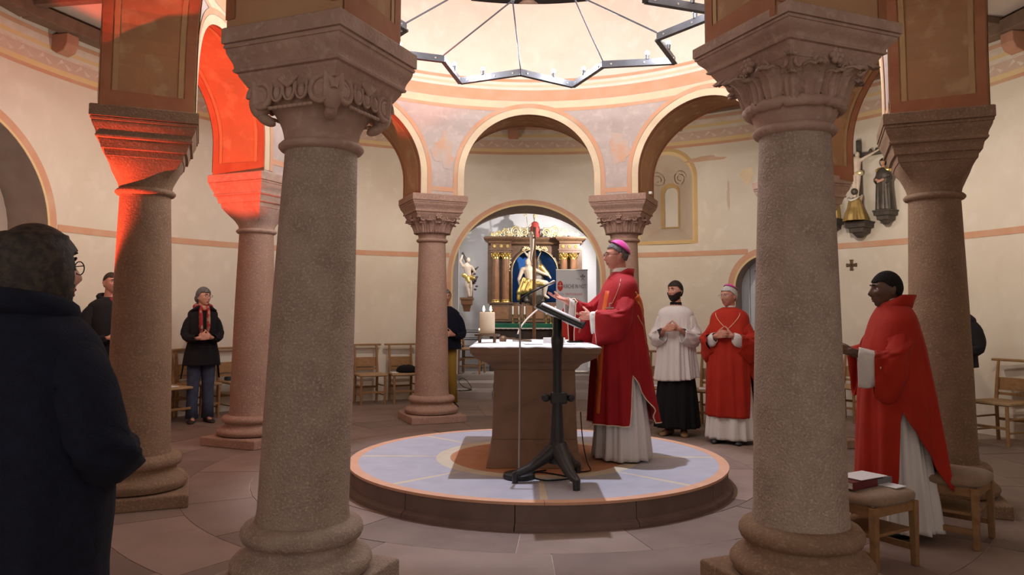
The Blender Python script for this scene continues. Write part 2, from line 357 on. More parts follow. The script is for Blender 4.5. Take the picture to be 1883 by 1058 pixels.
# outer wall of the ambulatory
DOORT,NICT,LART,APT=R(50.6),R(66.6),R(176.8),R(90)
def seg(a,b,z=0.): 
    n=max(1,int((b-a)/R(2.5))); return [(a+(b-a)*i/n,z) for i in range(1,n)]
ops=[(DOORT,.5,0,1.80),(NICT,.46,2.58,3.60),(APT,1.24,0,1.99),(LART,1.23,0,2.30)]
sam=[(R(-58),0)]; last=R(-58)
for tc,hw,zb,zs in ops:
    sam+=seg(last,tc-hw/RW); a=arch_sam(tc,hw,RW,0,zs); sam+=a; last=tc+hw/RW
sam+=seg(last,R(238))+[(R(238),0)]
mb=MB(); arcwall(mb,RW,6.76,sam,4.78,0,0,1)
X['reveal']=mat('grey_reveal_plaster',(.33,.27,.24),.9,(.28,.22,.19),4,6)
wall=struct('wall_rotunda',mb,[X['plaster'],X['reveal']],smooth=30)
# wall below the window niche, and the splayed niche itself
m=MB(); arcwall(m,RW,6.2,[(NICT+(-.46+.92*i/8)/RW,0) for i in range(9)],2.58); m.build('wall_under_niche',X['plaster'],wall)
win=tag(bpy.data.objects.new('window_1',None),'arched splayed wall niche with a narrow blind slit behind the right back column',None,None,'structure'); C.objects.link(win)
def nich_ring(hw,zb,zs,r,n=24):
    return [pol(r,NICT+s/r*1.0,z) for s,z in [(-hw,zb)]+[(hw*math.cos(PI-PI*i/n),zs+hw*math.sin(PI-PI*i/n)) for i in range(n+1)]+[(hw,zb)]]
m=MB(); A=nich_ring(.46,2.58,3.60,RW); B=nich_ring(.115,2.86,3.42,RW+.42); m.loft([A,B],caps=False); m.build('window_reveal',X['nichew'],win,smooth=30)
m=MB(); B2=nich_ring(.115,2.86,3.42,RW+.50); m.loft([B,B2],caps=False); m.add(B2,[tuple(range(len(B2)))]); m.build('window_slit',X['slit'],win)
def nline(ra,rb,r0,r1):
    a=nich_ring(*ra,r0); b=nich_ring(*rb,r1); m=MB(); n=len(a)
    for i in range(n): k=(i+1)%n; m.add([a[i],a[k],b[k],b[i]],[(0,1,2,3)])
    return m
nline((.46,2.58,3.60),(.515,2.53,3.60),RW-.004,RW-.004).build('painted_border',X['yline'],win)
nline((.425,2.60,3.585),(.46,2.58,3.60),RW+.03,RW-.003).build('painted_border',X['yellow'],win)
nline((.115,2.86,3.42),(.155,2.83,3.435),RW+.415,RW+.36).build('painted_border',X['yline'],win)
for sgn in(-1,1):   # scroll painting above the slit
    m=MB(); pts=[]
    for i in range(40):
        a=i/39*3.6*PI; rr=.125*(1-i/52); s=sgn*(.02+.16)+sgn*rr*math.cos(a); z=3.62+rr*math.sin(a)
        dd=min(1,math.hypot(s,(z-3.45)*.9)/.46); r=RW+.42*(1-dd)*.9
        pts.append(pol(r-.012,NICT+s/r,z))
    m.tube(pts,.009,6,flat=.3); m.build('painted_scroll',X['ornament'],win,smooth=60)
# painted frieze and band of the outer wall
for a,b in((R(-58),DOORT-.30/RW),(DOORT+.30/RW,APT-1.30/RW),(APT+1.30/RW,LART-1.36/RW),(LART+1.36/RW,R(238))):
    m=MB(); band(m,RW-.007,a,b,2.325,2.405); m.build('painted_band',X['orange2'],wall,smooth=60)
for z0,z1,mt in((4.10,4.145,'orange2'),(4.145,4.205,'yellow'),(4.205,4.345,'pinkgrey'),(4.345,4.37,'leafw'),(4.40,4.45,'yellow'),(4.45,4.52,'leafw'),(4.53,4.58,'orange2')):
    m=MB(); band(m,RW-.004,R(-20),R(200),z0,z1); m.build('painted_frieze',X[mt],wall,smooth=60)
m=MB(); t=R(-20); k=0
while t<R(200):
    for s in(0,1):
        a=t+s*.11/RW; q=[(0,0),(.05,.03),(.10,.05),(.05,-.02)] if s==0 else [(0,.05),(.03,.09),(.10,.0),(.045,.03)]
        m.add([pol(RW-.007,a+x/RW,4.245+z) for x,z in q],[(0,1,2,3)])
    t+=.26/RW
tag(m.build('painted_leaf_ornament',X['leafw'],wall),kind='stuff')
for tc,hw,zb,zs,mt,w_ in((DOORT,.5,0,1.80,'orange2',.12),(APT,1.24,0,1.99,'orange2',.10),(LART,1.23,0,2.30,'orange2',.12)):
    m=MB(); face_strip(m,tc,hw,RW,zb,zs,0,w_,RW-.005); m.build('arch_border',X[mt],wall,smooth=60)
    m=MB(); face_strip(m,tc,hw,RW,zb,zs,0,.03,RW-.007); m.build('arch_border_line',X['yellow'],wall,smooth=60)
patch('mural_patch',wall,R(60),3.88,.34,.05,RW-.004,'stainp',3)
patch('mural_patch',wall,R(53.5),3.55,.13,.15,RW-.004,'cream',7)
patch('mural_patch',wall,R(56.5),3.25,.025,.28,RW-.004,'pinkgrey',9)
# left side recess
m=MB(); band(m,6.30,LART-.3,LART+.3,0,4.0); m.build('recess_back',X['plaster'],wall)
# ambulatory ceiling, joists, wall plate
m=MB(); n=96
for i in range(n):
    a,b=2*PI*i/n,2*PI*(i+1)/n
    m.add([pol(RO-.05,a,4.78),pol(RO-.05,b,4.78),pol(6.8,b,4.78),pol(6.8,a,4.78)],[(0,1,2,3)])
    m.add([pol(RO-.05,a,4.9),pol(RO-.05,b,4.9),pol(6.8,b,4.9),pol(6.8,a,4.9)],[(0,1,2,3)])
ceil=struct('ceiling_ambulatory',m,X['ceil'])
for k in range(16):
    a=R(-31.5+15.5*k); b=a+R(15.5)
    m=MB(); m.bar(pol(RW-.16,a,4.66),pol(RW-.16,b,4.66),.20,.15); m.build('wall_plate_beam',X['beam'],ceil,bevel=.008)
    m=MB(); m.bar(pol(RO-.05,a,4.735),pol(RW,a,4.735),.10,.085); m.build('joist',X['beam'],ceil,bevel=.006)
for tdeg in(-6,14,40,64.5,92.3,117,141,164.3,188):
    t=R(tdeg); m=MB(); prof=[(0,.0),(0,-.17),(.10,-.235),(.20,-.20),(.245,-.12),(.245,0)]
    rs=[]
    for s in(-.085,.085):
        rs.append([pol(math.hypot(RW+.02-d,0),t+s/RW,4.585+z) for d,z in prof])
    m.loft(rs); m.build('corbel',X['corbel'],wall,bevel=.012)
# floor of the rotunda: paving in rings
m=MB(); m.lathe([(0.01,-.03),(14,-.03),(14,-.005),(0.01,-.005)],64); floor=struct('floor',m,X['mortar'])
rnd=random.Random(4)
rings=[1.45,1.96,2.46,2.98,3.52,4.06,4.60,5.16,5.72]
for ri,(ra,rb) in enumerate(zip(rings[:-1],rings[1:])):
    t=rnd.random(); end=t+2*PI; 
    while t<end-1e-6:
        L=(.62+.75*rnd.random())/((ra+rb)/2); 
        if end-t-L<.35/rb: L=end-t
        tm=t+L/2; y=(ra+rb)/2*math.sin(tm)
        if y>-3.75 or ra>1e9:
            g=.007; z=rnd.uniform(-.0015,.0015); m=MB(); n=6; top=[];bot=[]
            for r_ in(ra+g/2,rb-g/2):
                for i in range(n+1):
                    a=t+g/2/r_+(L-g/r_)*(i/n if r_<(ra+rb)/2 else 1-i/n)
                    top.append(pol(r_,a,z)); bot.append(pol(r_,a,-.0115))
            k=len(top); m.add(top+bot,[tuple(range(k))]+[(i,(i+1)%k,k+(i+1)%k,k+i) for i in range(k)])
            m.build('paving_slab',X['floor'],floor)
        t+=L
# wooden door leaf
d1=tag(bpy.data.objects.new('door_1',None),kind='structure'); C.objects.link(d1)
d1['label']='pale grey plank door in the arched doorway'
for i in range(7):
    s=-.54+i*.155; m=MB(); 
    m.add([pol(6.02,DOORT+(s+x)/6.02,z) for x,z in((0.004,0),(.151,0),(.151,2.45),(.004,2.45))]+[pol(6.07,DOORT+(s+x)/6.07,z) for x,z in((0.004,0),(.151,0),(.151,2.45),(.004,2.45))],[(0,1,2,3),(4,7,6,5),(0,4,5,1),(1,5,6,2),(2,6,7,3),(3,7,4,0)])
    m.build('plank',X['doorw'],d1)
m=MB(); band(m,6.10,DOORT-.12,DOORT+.12,0,2.6); m.build('door_backing',X['dark'],d1)
def cross(name,label,t,z,s,r,mt='bronze'):
    m=MB(); e=Vector((-math.sin(t),math.cos(t),0)); c=Vector(pol(r,t,z)); n=Vector((math.cos(t),math.sin(t),0))
    M=Matrix((e,n,Vector((0,0,1)))).transposed()
    for sz in((2*s,.02,.5*s),(.5*s,.02,2*s)): m.box(c,sz,rot=M)
    for dx,dz in((1,0),(-1,0),(0,1),(0,-1)):
        m.box(c+e*dx*s*.88+Vector((0,0,dz*s*.88)),(.24*s if dx else .66*s,.022,.66*s if dx else .24*s),rot=M)
    o=m.build(name,X[mt],loc=tuple(c),bevel=.003); return tag(o,label,'cross')
cross('consecration_cross','small brown consecration cross on the cream wall below the crucifixion group',R(38.0),2.09,.075,RW-.012)
cross('door_cross','small dark cross mounted on the pale grey door',DOORT+.035,1.64,.06,6.02-.012,'polyb')
m=MB(); c=Vector(pol(5.95,DOORT+.03,2.07)); m.box(c,(.20,.03,.03)); m.tube([c,c+Vector((-.06,0,-.10))],.008); m.box(c+Vector((-.06,0,-.1)),(.04,.04,.05))
tag(m.build('lantern_bracket',X['blackm'],loc=tuple(c)),'small black iron bracket at the head of the grey door','bracket')
# apse: steps, floor, walls
m=MB()
for i,(y0,z) in enumerate(((5.42,.12),(6.15,.22),(6.95,.32))):
    pass
ap=MB()
stp=[]
def stepslab(x0,x1,y0,y1,z0,z1):
    m=MB(); m.box(((x0+x1)/2,(y0+y1)/2,(z0+z1)/2),(x1-x0,y1-y0,z1-z0)); return m
fl2=struct('floor_apse',stepslab(-2.3,2.5,6.9,9.2,-.02,.295),X['step'])
for y0,y1,z1 in((5.42,9.0,.12),(6.02,9.0,.21),(6.55,9.0,.30)):
    xs=[-1.3,-.55,.15,.8,1.3]
    for a,b in zip(xs[:-1],xs[1:]):
        stepslab(a+.003,b-.003,y0,y0+.62 if y0<6.5 else 7.3,z1-.15,z1).build('step_slab',X['step'],fl2,bevel=.006)
m=MB(); 
for x,y,sx,sy in((.1,8.75,4.6,.1),(-1.75,7.75,.1,2.1),(2.15,7.75,.1,2.1)): m.box((x,y,2.1),(sx,sy,4.2))
m.box((.2,7.75,4.1),(4.2,2.1,.1)); struct('wall_apse',m,X['apsew'])
m=MB(); m.box((-1.72,6.80,1.6),(1.0,.08,3.9)); m.box((1.9,6.8,1.6),(1.2,.08,3.9)); m.box((.1,6.80,3.75),(3.2,.08,1.0)); 
struct('trim_1',m,X['apsew'])
m=MB(); m.box((-.28,5.75,.124),(.36,.12,.006)); 
for i in range(8): m.box((-.44+i*.046,5.75,.129),(.012,.11,.004))
tag(m.build('floor_grating',X['blackm'],loc=(-.28,5.75,.12)),'dark metal floor grating on the lowest apse step','grating')
# ------------------------------------------------------------------ columns
def morph(c,z,r,h,t,rz,n=48):
    o=[]
    for j in range(n):
        a=2*PI*j/n; ca,sa=math.cos(a),math.sin(a)
        k=1/max(abs(ca),abs(sa)); k=1+(k-1)*.93
        q=r*(1-t)+h*k*t
        o.append((c[0]+q*math.cos(a+rz),c[1]+q*math.sin(a+rz),z))
    return o
def spiral(c,ex,ez,r,turns,tr,sgn=1,n=34):
    c=Vector(c);ex=Vector(ex);ez=Vector(ez); pts=[]
    for i in range(n):
        u=i/(n-1); a=turns*2*PI*u; q=r*(1-.86*u)
        pts.append(c+ex*(sgn*q*math.cos(a))+ez*(q*math.sin(a)))
    return pts,[tr*(1-.45*i/(n-1)) for i in range(n)]
def leafmesh(c,phi,z0,z1,rf,w,curl,lobes=5,th=.024):
    m=MB(); rows=12; cols=9; g=[]
    for i in range(rows):
        t=i/(rows-1); z=z0+(z1-z0)*min(1,t*1.12)-(max(0,t-.80)/.20)**2*(z1-z0)*.16
        rr=rf(min(1,t))+.010+curl*max(0,(t-.5)/.5)**2.2
        ww=w*(.75+.35*math.sin(PI*min(1,t*1.05)))*(1 if t<.85 else 1-(t-.85)/.15*.55)
        row=[]
        for j in range(cols):
            s=(j/(cols-1)-.5)*2; e=1+(.20*math.sin(lobes*2*PI*t)*abs(s)**3)
            rad=rr+th*(1-abs(s)**1.5)+(.010 if j%2==0 else -.007)*(1-.2*t)
            aa=phi+s*ww*e/2/rr; row.append((c[0]+rad*math.cos(aa),c[1]+rad*math.sin(aa),z))
        g.append(row)
    return m.loft(g,caps=False,closed=False)
SIDES=(0,PI/2,PI,1.5*PI)
def column(key,deg,label,zb,zn,abt,hw,kind,bxy=None,nxy=None,shaft='stone',cap='stonecap',dn=.18,db=.227,base='stone'):
    a=R(deg)+ROT; P=(RR*math.cos(a),RR*math.sin(a)); bx=bxy or P; nx=nxy or P; rz=a
    t=thing('column',label,'column',(bx[0],bx[1],0),0,'columns of the arcade ring')
    s=X[base]
    m=MB(); m.rectloft([(0,.36),(.085,.36),(.095,.35)],bx,rz); m.build('plinth',s,t,bevel=.008)
    m=MB(); q=zb-.10
    pr=[(.28,.095),(.335,.105),(.352,.10+q*.16),(.350,.10+q*.24),(.325,.10+q*.36),(.285,.10+q*.42),(.272,.10+q*.50),(.268,.10+q*.58),(.275,.10+q*.62),(.295,.10+q*.66),(.305,.10+q*.76),(.302,.10+q*.86),(.285,.10+q*.95),(db+.012,.10+q)]
    m.lathe(pr,64,(bx[0],bx[1],0)); m.build('base',s,t,smooth=50)
    m=MB(); rs=[]
    for i in range(25):
        u=i/24; z=zb-.01+(zn-zb+.02)*u; r=db+(dn-db)*u+.006*math.sin(PI*u)
        if u<.03: r+=.008
        cxx=bx[0]+(nx[0]-bx[0])*u; cyy=bx[1]+(nx[1]-bx[1])*u
        rs.append([(cxx+r*math.cos(2*PI*j/64)*(1+.006*mnoise.noise((j*.3,z*6,deg))),cyy+r*math.sin(2*PI*j/64)*(1+.006*mnoise.noise((j*.3,z*6,deg+9))),z) for j in range(64)])
    m.loft(rs); m.build('shaft',X[shaft],t,smooth=60)
    m=MB(); m.lathe([(dn,-.004),(dn+.022,.004),(dn+.034,.018),(dn+.034,.030),(dn+.020,.045),(dn,.05)],64,(nx[0],nx[1],zn)); m.build('necking_ring',X[cap],t,smooth=50)
    aH=.17 if kind=='acanthus_big' else .245; zc0=zn+.045; za=abt-aH; n=96
    er=Vector((math.cos(a),math.sin(a),0)); et=Vector((-math.sin(a),math.cos(a),0)); ez=Vector((0,0,1)); ctr=Vector((nx[0],nx[1],0))
    h0=.30
    if kind=='plain':
        rs=[]
        for u,r,h,tt in((0,dn+.004,.20,0),(.12,dn+.012,.2,.02),(.28,dn+.035,.215,.2),(.45,.245,.235,.6),(.6,.27,.252,.93),(.66,.28,.258,1),(.67,.28,.264,1),(.82,.29,.272,1),(.83,.29,.29,1),(1.0,.30,.302,1)):
            rs.append(morph(nx,zc0+(za-zc0)*u,r,h,tt,rz,n))
        m=MB(); m.loft(rs); cp=m.build('capital',X[cap],t,smooth=35)
    else:
        zb2=zc0+(za-zc0)*(.36 if kind=='volute' else (.30 if kind=='acanthus_big' else .22))
        rs=[]
        for i in range(15):
            u=i/14; tt=max(0,(u-.25)/.75)**1.5; r=dn+.004+(.10)*u**1.6; h=.20+.075*u**1.4
            rs.append(morph(nx,zc0+(za-.05-zc0)*u,r,h,tt*.9,rz,n))
        rs.append(morph(nx,za-.05,.30,h0-.025,1,rz,n)); rs.append(morph(nx,za,.30,h0+.005,1,rz,n))
        m=MB(); m.loft(rs); cp=m.build('capital',X[cap],t,smooth=35)
        def rf(u):
            z=zb2+(za-.03-zb2)*u; uu=(z-zc0)/(za-.05-zc0); return dn+.004+.085*max(0,min(1,uu))**1.5
        if kind=='volute':
            for k,fa in enumerate(SIDES):
                nrm=er*math.cos(fa)+et*math.sin(fa); tg=ez.cross(nrm)
                for sg in(-1,1):
                    c=ctr+nrm*.262+tg*sg*.185+ez*(zb2+.095)
                    m=MB(); p,r=spiral(c,tg,ez,.078,2.2,.017,sg); m.tube(p,r,8); m.ell(c-nrm*.012,(.022,.066,.066),14,8,Matrix((nrm,tg,ez)).transposed()); m.build('volute',X[cap],cp,smooth=60)
                for e in range(3):
                    c=ctr+nrm*.268+tg*(e-1)*.075+ez*(zb2+.10)
                    m=MB(); m.ell(c,(.022,.022,.036),12,8)
                    p=[c+tg*.033*math.cos(PI+PI*i/12)+ez*(.01+.050*math.sin(PI+PI*i/12))+nrm*.006 for i in range(13)]; m.tube([c+tg*-.033+ez*.05+nrm*.006]+p+[c+tg*.033+ez*.05+nrm*.006],.008,6); m.build('carved_egg',X[cap],cp,smooth=60)
                m=MB()
                for b in range(9): m.caps(ctr+nrm*(.262)+tg*(b-4)*.030+ez*(zb2+.032)-tg*.008,ctr+nrm*.262+tg*(b-4)*.030+ez*(zb2+.032)+tg*.008,.010,.010,8)
                m.build('bead_row',X[cap],cp,smooth=60)
                c=ctr+nrm*.285+ez*(za-.045); m=MB()
                for f_ in range(-3,4): m.caps(c-ez*.03,c+tg*math.sin(f_*.38)*.06+ez*(.03*math.cos(f_*.38)+.0),.012,.010,6)
                m.build('palmette',X[cap],cp,smooth=60)
                d=(er*(1 if k in(0,3) else -1)+et*(1 if k in(0,1) else -1)).normalized()
                m=MB(); cc=ctr+d*.335; m.bar(cc-d*.01+ez*(zb2+.05),cc+ez*(za-.0),.10,.06,up=d); m.build('corner_fillet',X[cap],cp,bevel=.012)
                m=MB(); tq=ez.cross(d); m.ell(ctr+d*.315+ez*(zb2+.075),(.055,.050,.080),16,10,Matrix((d,tq,ez)).transposed()); m.ell(ctr+d*.285+ez*(zb2-.005),(.055,.032,.028),14,8,Matrix((d,tq,ez)).transposed()@Matrix.Rotation(-.5,3,'Y')); m.build('corner_scroll',X[cap],cp,smooth=60)
        else:
            big=kind=='acanthus_big'
            if big:
                m=MB(); m.lathe([(dn,zn+.03),(dn+.006,zn+.05),(dn+.02,zn+.075),(.228,zb2-.01),(.232,zb2+.01),(.2,zb2+.02)],64,(nx[0],nx[1],0)); m.build('lower_bell',X[cap],cp,smooth=50)
                m=MB()
                ring=[]
                for j in range(64):
                    aa=2*PI*j/64; w_=1+.05*mnoise.noise((j*.8,1,2)); ring.append((nx[0]+.232*math.cos(aa),nx[1]+.232*math.sin(aa),zb2-.005+.01*mnoise.noise((j*.7,3,1))))
                m.tube(ring+[ring[0]],[.029+.004*math.sin(j*2.2)+.006*mnoise.noise((j*1.1,5,1)) for j in range(65)],10); m.build('carved_torus',X[cap],cp,smooth=60)
            for k in range(8):
                ph=a+PI/8+k*PI/4; dd=(k%2==0)
                leafmesh(nx,ph,zb2,za-.07,rf,.135,.055 if not big else .07).build('acanthus_leaf',X[cap],cp,smooth=70,solid=.012)
            for k in range(8):
                ph=a+k*PI/4; leafmesh(nx,ph,zb2,zb2+(za-zb2)*.58,lambda u:rf(u*.58)+.012,.10,.045,4).build('acanthus_leaf',X[cap],cp,smooth=70,solid=.012)
            for k in range(4):
                ph=a+PI/4+k*PI/2; d=Vector((math.cos(ph),math.sin(ph),0)); tg=ez.cross(d)
                leafmesh(nx,ph,zb2,za-.02,rf,.12,.105).build('corner_leaf',X[cap],cp,smooth=70,solid=.014)
                for sg in(-1,1):
                    c=ctr+d*.315+tg*sg*.035+ez*(za-.065); m=MB(); p,r=spiral(c,(d+tg*sg*-.6).normalized(),ez,.042,1.6,.011,-1); m.tube(p,r,7); m.build('volute',X[cap],cp,smooth=60)
            for k,fa in enumerate(SIDES):
                nrm=er*math.cos(fa)+et*math.sin(fa); tg=ez.cross(nrm); c=ctr+nrm*.298+ez*(za-.03)
                m=MB()
                for f_ in range(6): m.ell(c+tg*.028*math.cos(f_*PI/3)+ez*.028*math.sin(f_*PI/3),(.018,.018,.018),8,6)
                m.ell(c,(.02,.02,.02),8,6); m.build('rosette',X[cap],cp,smooth=60)
                for sg in(-1,1):
                    c=ctr+nrm*.272+tg*sg*.085+ez*(za-.075); m=MB(); p,r=spiral(c,tg,ez,.05,1.7,.012,-sg); m.tube(p,r,7); m.build('helix_scroll',X[cap],cp,smooth=60)
    A=za; T=abt; H=T-A
    prof=[(A,.300),(A+H*.06,.302),(A+H*.08,.318),(A+H*.13,.322),(A+H*.16,.316)]
    for i in range(9):
        u=i/8; prof.append((A+H*(.17+.36*u),.316+(hw-.016-.316)*(u*u*(3-2*u))))
    prof+=[(A+H*.55,hw-.016),(A+H*.56,hw-.009),(A+H*.62,hw-.006),(A+H*.63,hw-.012),(A+H*.65,hw-.012),(A+H*.66,hw),(A+H*.97,hw),(T,hw-.008)]
    m=MB(); m.rectloft(prof,nx,rz); m.build('abacus',X[cap],t,smooth=25)
    return t
def off(deg,dx,dy=0):
    a=R(deg)+ROT; return (RR*math.cos(a)+dx,RR*math.sin(a)+dy)
column('C1',-112.5,'nearest grey column left of the altar, its capital carved with corner volutes',.351,2.239,2.845,.362,'volute',(-1.277,-3.03),(-1.222,-3.03),'stone2','stonecap',.186,.228,'stone2')
column('C2',-67.5,'nearest grey column right of the altar, with a big acanthus leaf capital',.346,2.335,2.885,.372,'acanthus_big',(1.268,-3.02),(1.284,-3.02),'stone2','stonecap',.180,.232,'stonetan')
column('L1',-157.5,'plain tan column at far left with red light under its moulded capital',.35,2.279,2.88,.36,'plain',(-3.005,-1.265),(-3.022,-1.265),'stonetan','stonetan',.178,.222,'stonetan')
column('R1',-22.5,'plain tan column at far right behind the priest with outstretched hands',.32,2.269,2.895,.36,'plain',(3.017,-1.241),(3.01,-1.241),'stonetan','stonetan',.178,.222,'stonetan')
column('L2',157.5,'plain pink column bathed in red light, beside the woman with a scarf',.31,2.255,2.875,.365,'plain',None,None,'stone','stonecap')
column('R2',22.5,'plain column almost hidden behind the nearest right column',.33,2.29,2.885,.365,'plain',off(22.5,-.06),off(22.5,-.06),'stone','stonecap')
column('BL',112.5,'pink leaf-carved column left of the apse arch',.33,2.332,2.935,.372,'acanthus',(-1.283,3.02),(-1.298,3.02),'stone','stone',.176,.224)
column('BR',67.5,'pink leaf-carved column behind the bishop, right of the apse arch',.335,2.342,2.945,.378,'acanthus',(1.252,3.03),(1.262,3.03),'stone','stone',.176,.224)
# small lamps clipped to the outer ledges of the impost blocks
LW=[('L1',-157.5,2.88,'left ambulatory, on the red-lit tan column'),('L2',157.5,2.875,'on the pink column bathed in red light'),('BL',112.5,2.935,'on the column left of the apse'),('BR',67.5,2.945,'on the column right of the apse'),('R2',22.5,2.885,'on the hidden right column'),('R1',-22.5,2.895,'on the far right tan column')]
for key,deg,zt,lb in LW:
    a=R(deg)+ROT; e=Vector((math.cos(a),math.sin(a),0)); c=Vector((RR*e.x,RR*e.y,0))+e*.385+Vector((0,0,zt+.035))
    if key in('L1','R1'):
        tb=Vector((-math.sin(a),math.cos(a),0)); tb=tb if tb.y>0 else -tb
        e=(e*.75+tb*.66).normalized(); c=Vector((RR*math.cos(a),RR*math.sin(a),0))+tb*.385+Vector((math.cos(a),math.sin(a),0))*.18+Vector((0,0,zt+.035)); a=math.atan2(e.y,e.x)
    t=thing('wall_washer_lamp','small white wall washer lamp '+lb,'lamp',tuple(c-Vector((0,0,.035))),a,'wall washers on the imposts')
    m=MB(); m.box((0,0,.035),(.05,.10,.05)); m.build('housing',X['whiteb'],t,local=True,bevel=.006)
    m=MB(); m.box((.027,0,.035),(.006,.08,.036)); m.build('lens',X['lens'],t,local=True)
    light('wall_washer_beam','SPOT',tuple(c+e*.05),86,(1.0,.88,.73),tuple(c+e*2+Vector((0,0,-.15))),.06,155,.7)
m=MB(); c=(1.56,2.70,2.945); m.box((c[0],c[1],c[2]+.018),(.06,.04,.035),R(67)); m.box((c[0]+.002,c[1]-.02,c[2]+.018),(.015,.008,.02),R(67))
tag(m.build('sensor_box',X['whiteb'],loc=c,bevel=.004),'tiny white box on the impost of the column behind the bishop','box')
# ------------------------------------------------------------------ chandelier
CHX,CHY=-.03,-.16
ch=thing('star_chandelier','grey steel star-shaped ring chandelier with small bright lamps above the altar','chandelier',(CHX,CHY,4.0))
RIN,ROUT,CZ=1.17,1.67,4.0
CO=Vector((CHX,CHY,0))
vin=[Vector(pol(RIN,R(5.5+45*k),CZ))+CO for k in range(8)]; vout=[Vector(pol(ROUT,R(28+45*k),CZ))+CO for k in range(8)]
seq=[]
for k in range(8): seq+=[vin[k],vout[k]]
for i in range(16):
    a,b=seq[i],seq[(i+1)%16]
    m=MB(); d=(b-a).normalized(); m.bar(a,b,.012,.075)
    s=Vector((-d.y,d.x,0)); m.bar(a-Vector((0,0,.032)),b-Vector((0,0,.032)),.05,.010); 
    br=m.build('ring_bar',X['iron'],ch)
    m=MB()
    for u in(.12,.42,.88): 
        p=a+(b-a)*u; m.tube([p-s*.012,p+s*.012],.010,8)
    tag(m.build('bolts',X['steel'],br),kind='stuff')
    u=.62 if i%2==0 else .38
    p=a+(b-a)*u+Vector((0,0,.06))
    m=MB(); m.lathe([(.018,-.03),(.020,0),(.022,.02)],12,tuple(p)); m.build('lamp_socket',X['iron'],br,smooth=40)
    m=MB(); m.ell(p+Vector((0,0,.035)),(.024,.024,.027),10,6); m.build('lamp_bulb',X['led'],br,smooth=180)
    light('chandelier_bulb_light','POINT',tuple(p+Vector((0,0,.085))),20,(.95,.95,1.0),None,.02)
nodes=[Vector(pol(.42,R(118+90*k),4.46))+CO for k in range(4)]
for k,nd in enumerate(nodes):
    for vi in range(8):
        ang=5.5+45*vi; da=((ang-(118+90*k)+180)%360)-180
        if abs(da)<30:
            m=MB(); m.tube([vin[vi]+Vector((0,0,.04)),nd],.008,6); m.build('suspension_rod',X['iron'],ch)
    m=MB(); m.tube([nd,Vector((nd.x*.3,nd.y*.3,7.3))],.008,6); m.ell(nd,(.022,.022,.022),8,6); m.build('hanger_rod',X['iron'],ch)
dl=thing('ceiling_spotlight','black spotlight high above the altar inside the drum','lamp',(0,-.4,4.95))
m=MB(); m.lathe([(.03,.30),(.09,.28),(.10,.05),(.10,-.0)],24); m.build('housing',X['blackm'],dl,smooth=40,local=True)
m=MB(); m.tube([(0,0,.28),(0,0,2.35)],.012,8); m.build('mount',X['blackm'],dl,local=True)
ru=thing('red_floor_uplight','red floor uplight behind the foreground woman','lamp',(-4.80,-2.22,0))
m=MB(); m.box((0,0,.02),(.2,.2,.03)); m.lathe([(.08,.03),(.09,.06),(.09,.12),(.075,.14)],20); m.build('housing',X['blackm'],ru,local=True,smooth=30)
m=MB(); m.lathe([(.07,.139),(.07,.142)],20); m.build('lens',X['redlens'],ru,local=True)
for sx,lb in((1.36,'right'),(-1.30,'left')):
    t=thing('apse_spotlight','small white spotlight inside the apse arch, '+lb+' side','lamp',(sx,6.90,3.0))
    m=MB(); m.lathe([(.02,.12),(.05,.10),(.05,0)],16); m.build('housing',X['whiteb'],t,local=True,smooth=40)
# ------------------------------------------------------------------ dais
DX,DY,DR,DZ=0.0,-.43,1.575,.18
da=thing('altar_dais','round stone dais with blue-grey top, terracotta rim and inlaid rays under the altar','dais',(DX,DY,0))
for k in range(12):
    a0,a1=R(-97+30*k)+.002,R(-97+30*(k+1))-.002; m=MB(); pts=[]
    for r_ in((1.2,DR+.03,0.0),(1.2,DR,.172)):
        pass
    n=8; ring=[]
    for j in range(n+1):
        t=a0+(a1-a0)*j/n; ring.append([(DX+q*math.cos(t),DY+q*math.sin(t),z) for q,z in((1.3,0),(DR+.035,0),(DR+.03,.03),(DR-.004,.05),(DR-.006,.168),(1.3,.168))])
    m.loft(ring); m.build('riser_block',X['dais_side'],da,smooth=30)
def sector(r0,r1,a0,a1,z0,z1,n=10):
    m=MB(); ring=[]
    for j in range(n+1):
        t=a0+(a1-a0)*j/n; ring.append([(DX+q*math.cos(t),DY+q*math.sin(t),z) for q,z in((r0,z0),(r1,z0),(r1,z1),(r0,z1))])
    return m.loft(ring)
for k in range(8):
    a0,a1=R(45*k),R(45*(k+1)); g=.022
    sector(.86,DR-.075,a0+.018,a1-.018,.12,DZ).build('top_slab',X['dais_top'],da,smooth=30)
    sector(.86,DR-.075,a0-.018,a0+.018,.12,DZ-.0005,2).build('inlaid_ray',X['dais_cream'],da)
    sector(DR-.075,DR+.004,a0+.001,a1-.001,.163,DZ+.001).build('rim_segment',X['rim'],da,smooth=30)
    sector(.74,.86,a0,a1,.12,DZ-.0005).build('inlaid_ring',X['dais_cream'],da,smooth=30)
    sector(.02,.74,a0,a1,.12,DZ-.0003).build('center_slab',X['terra'],da,smooth=30)
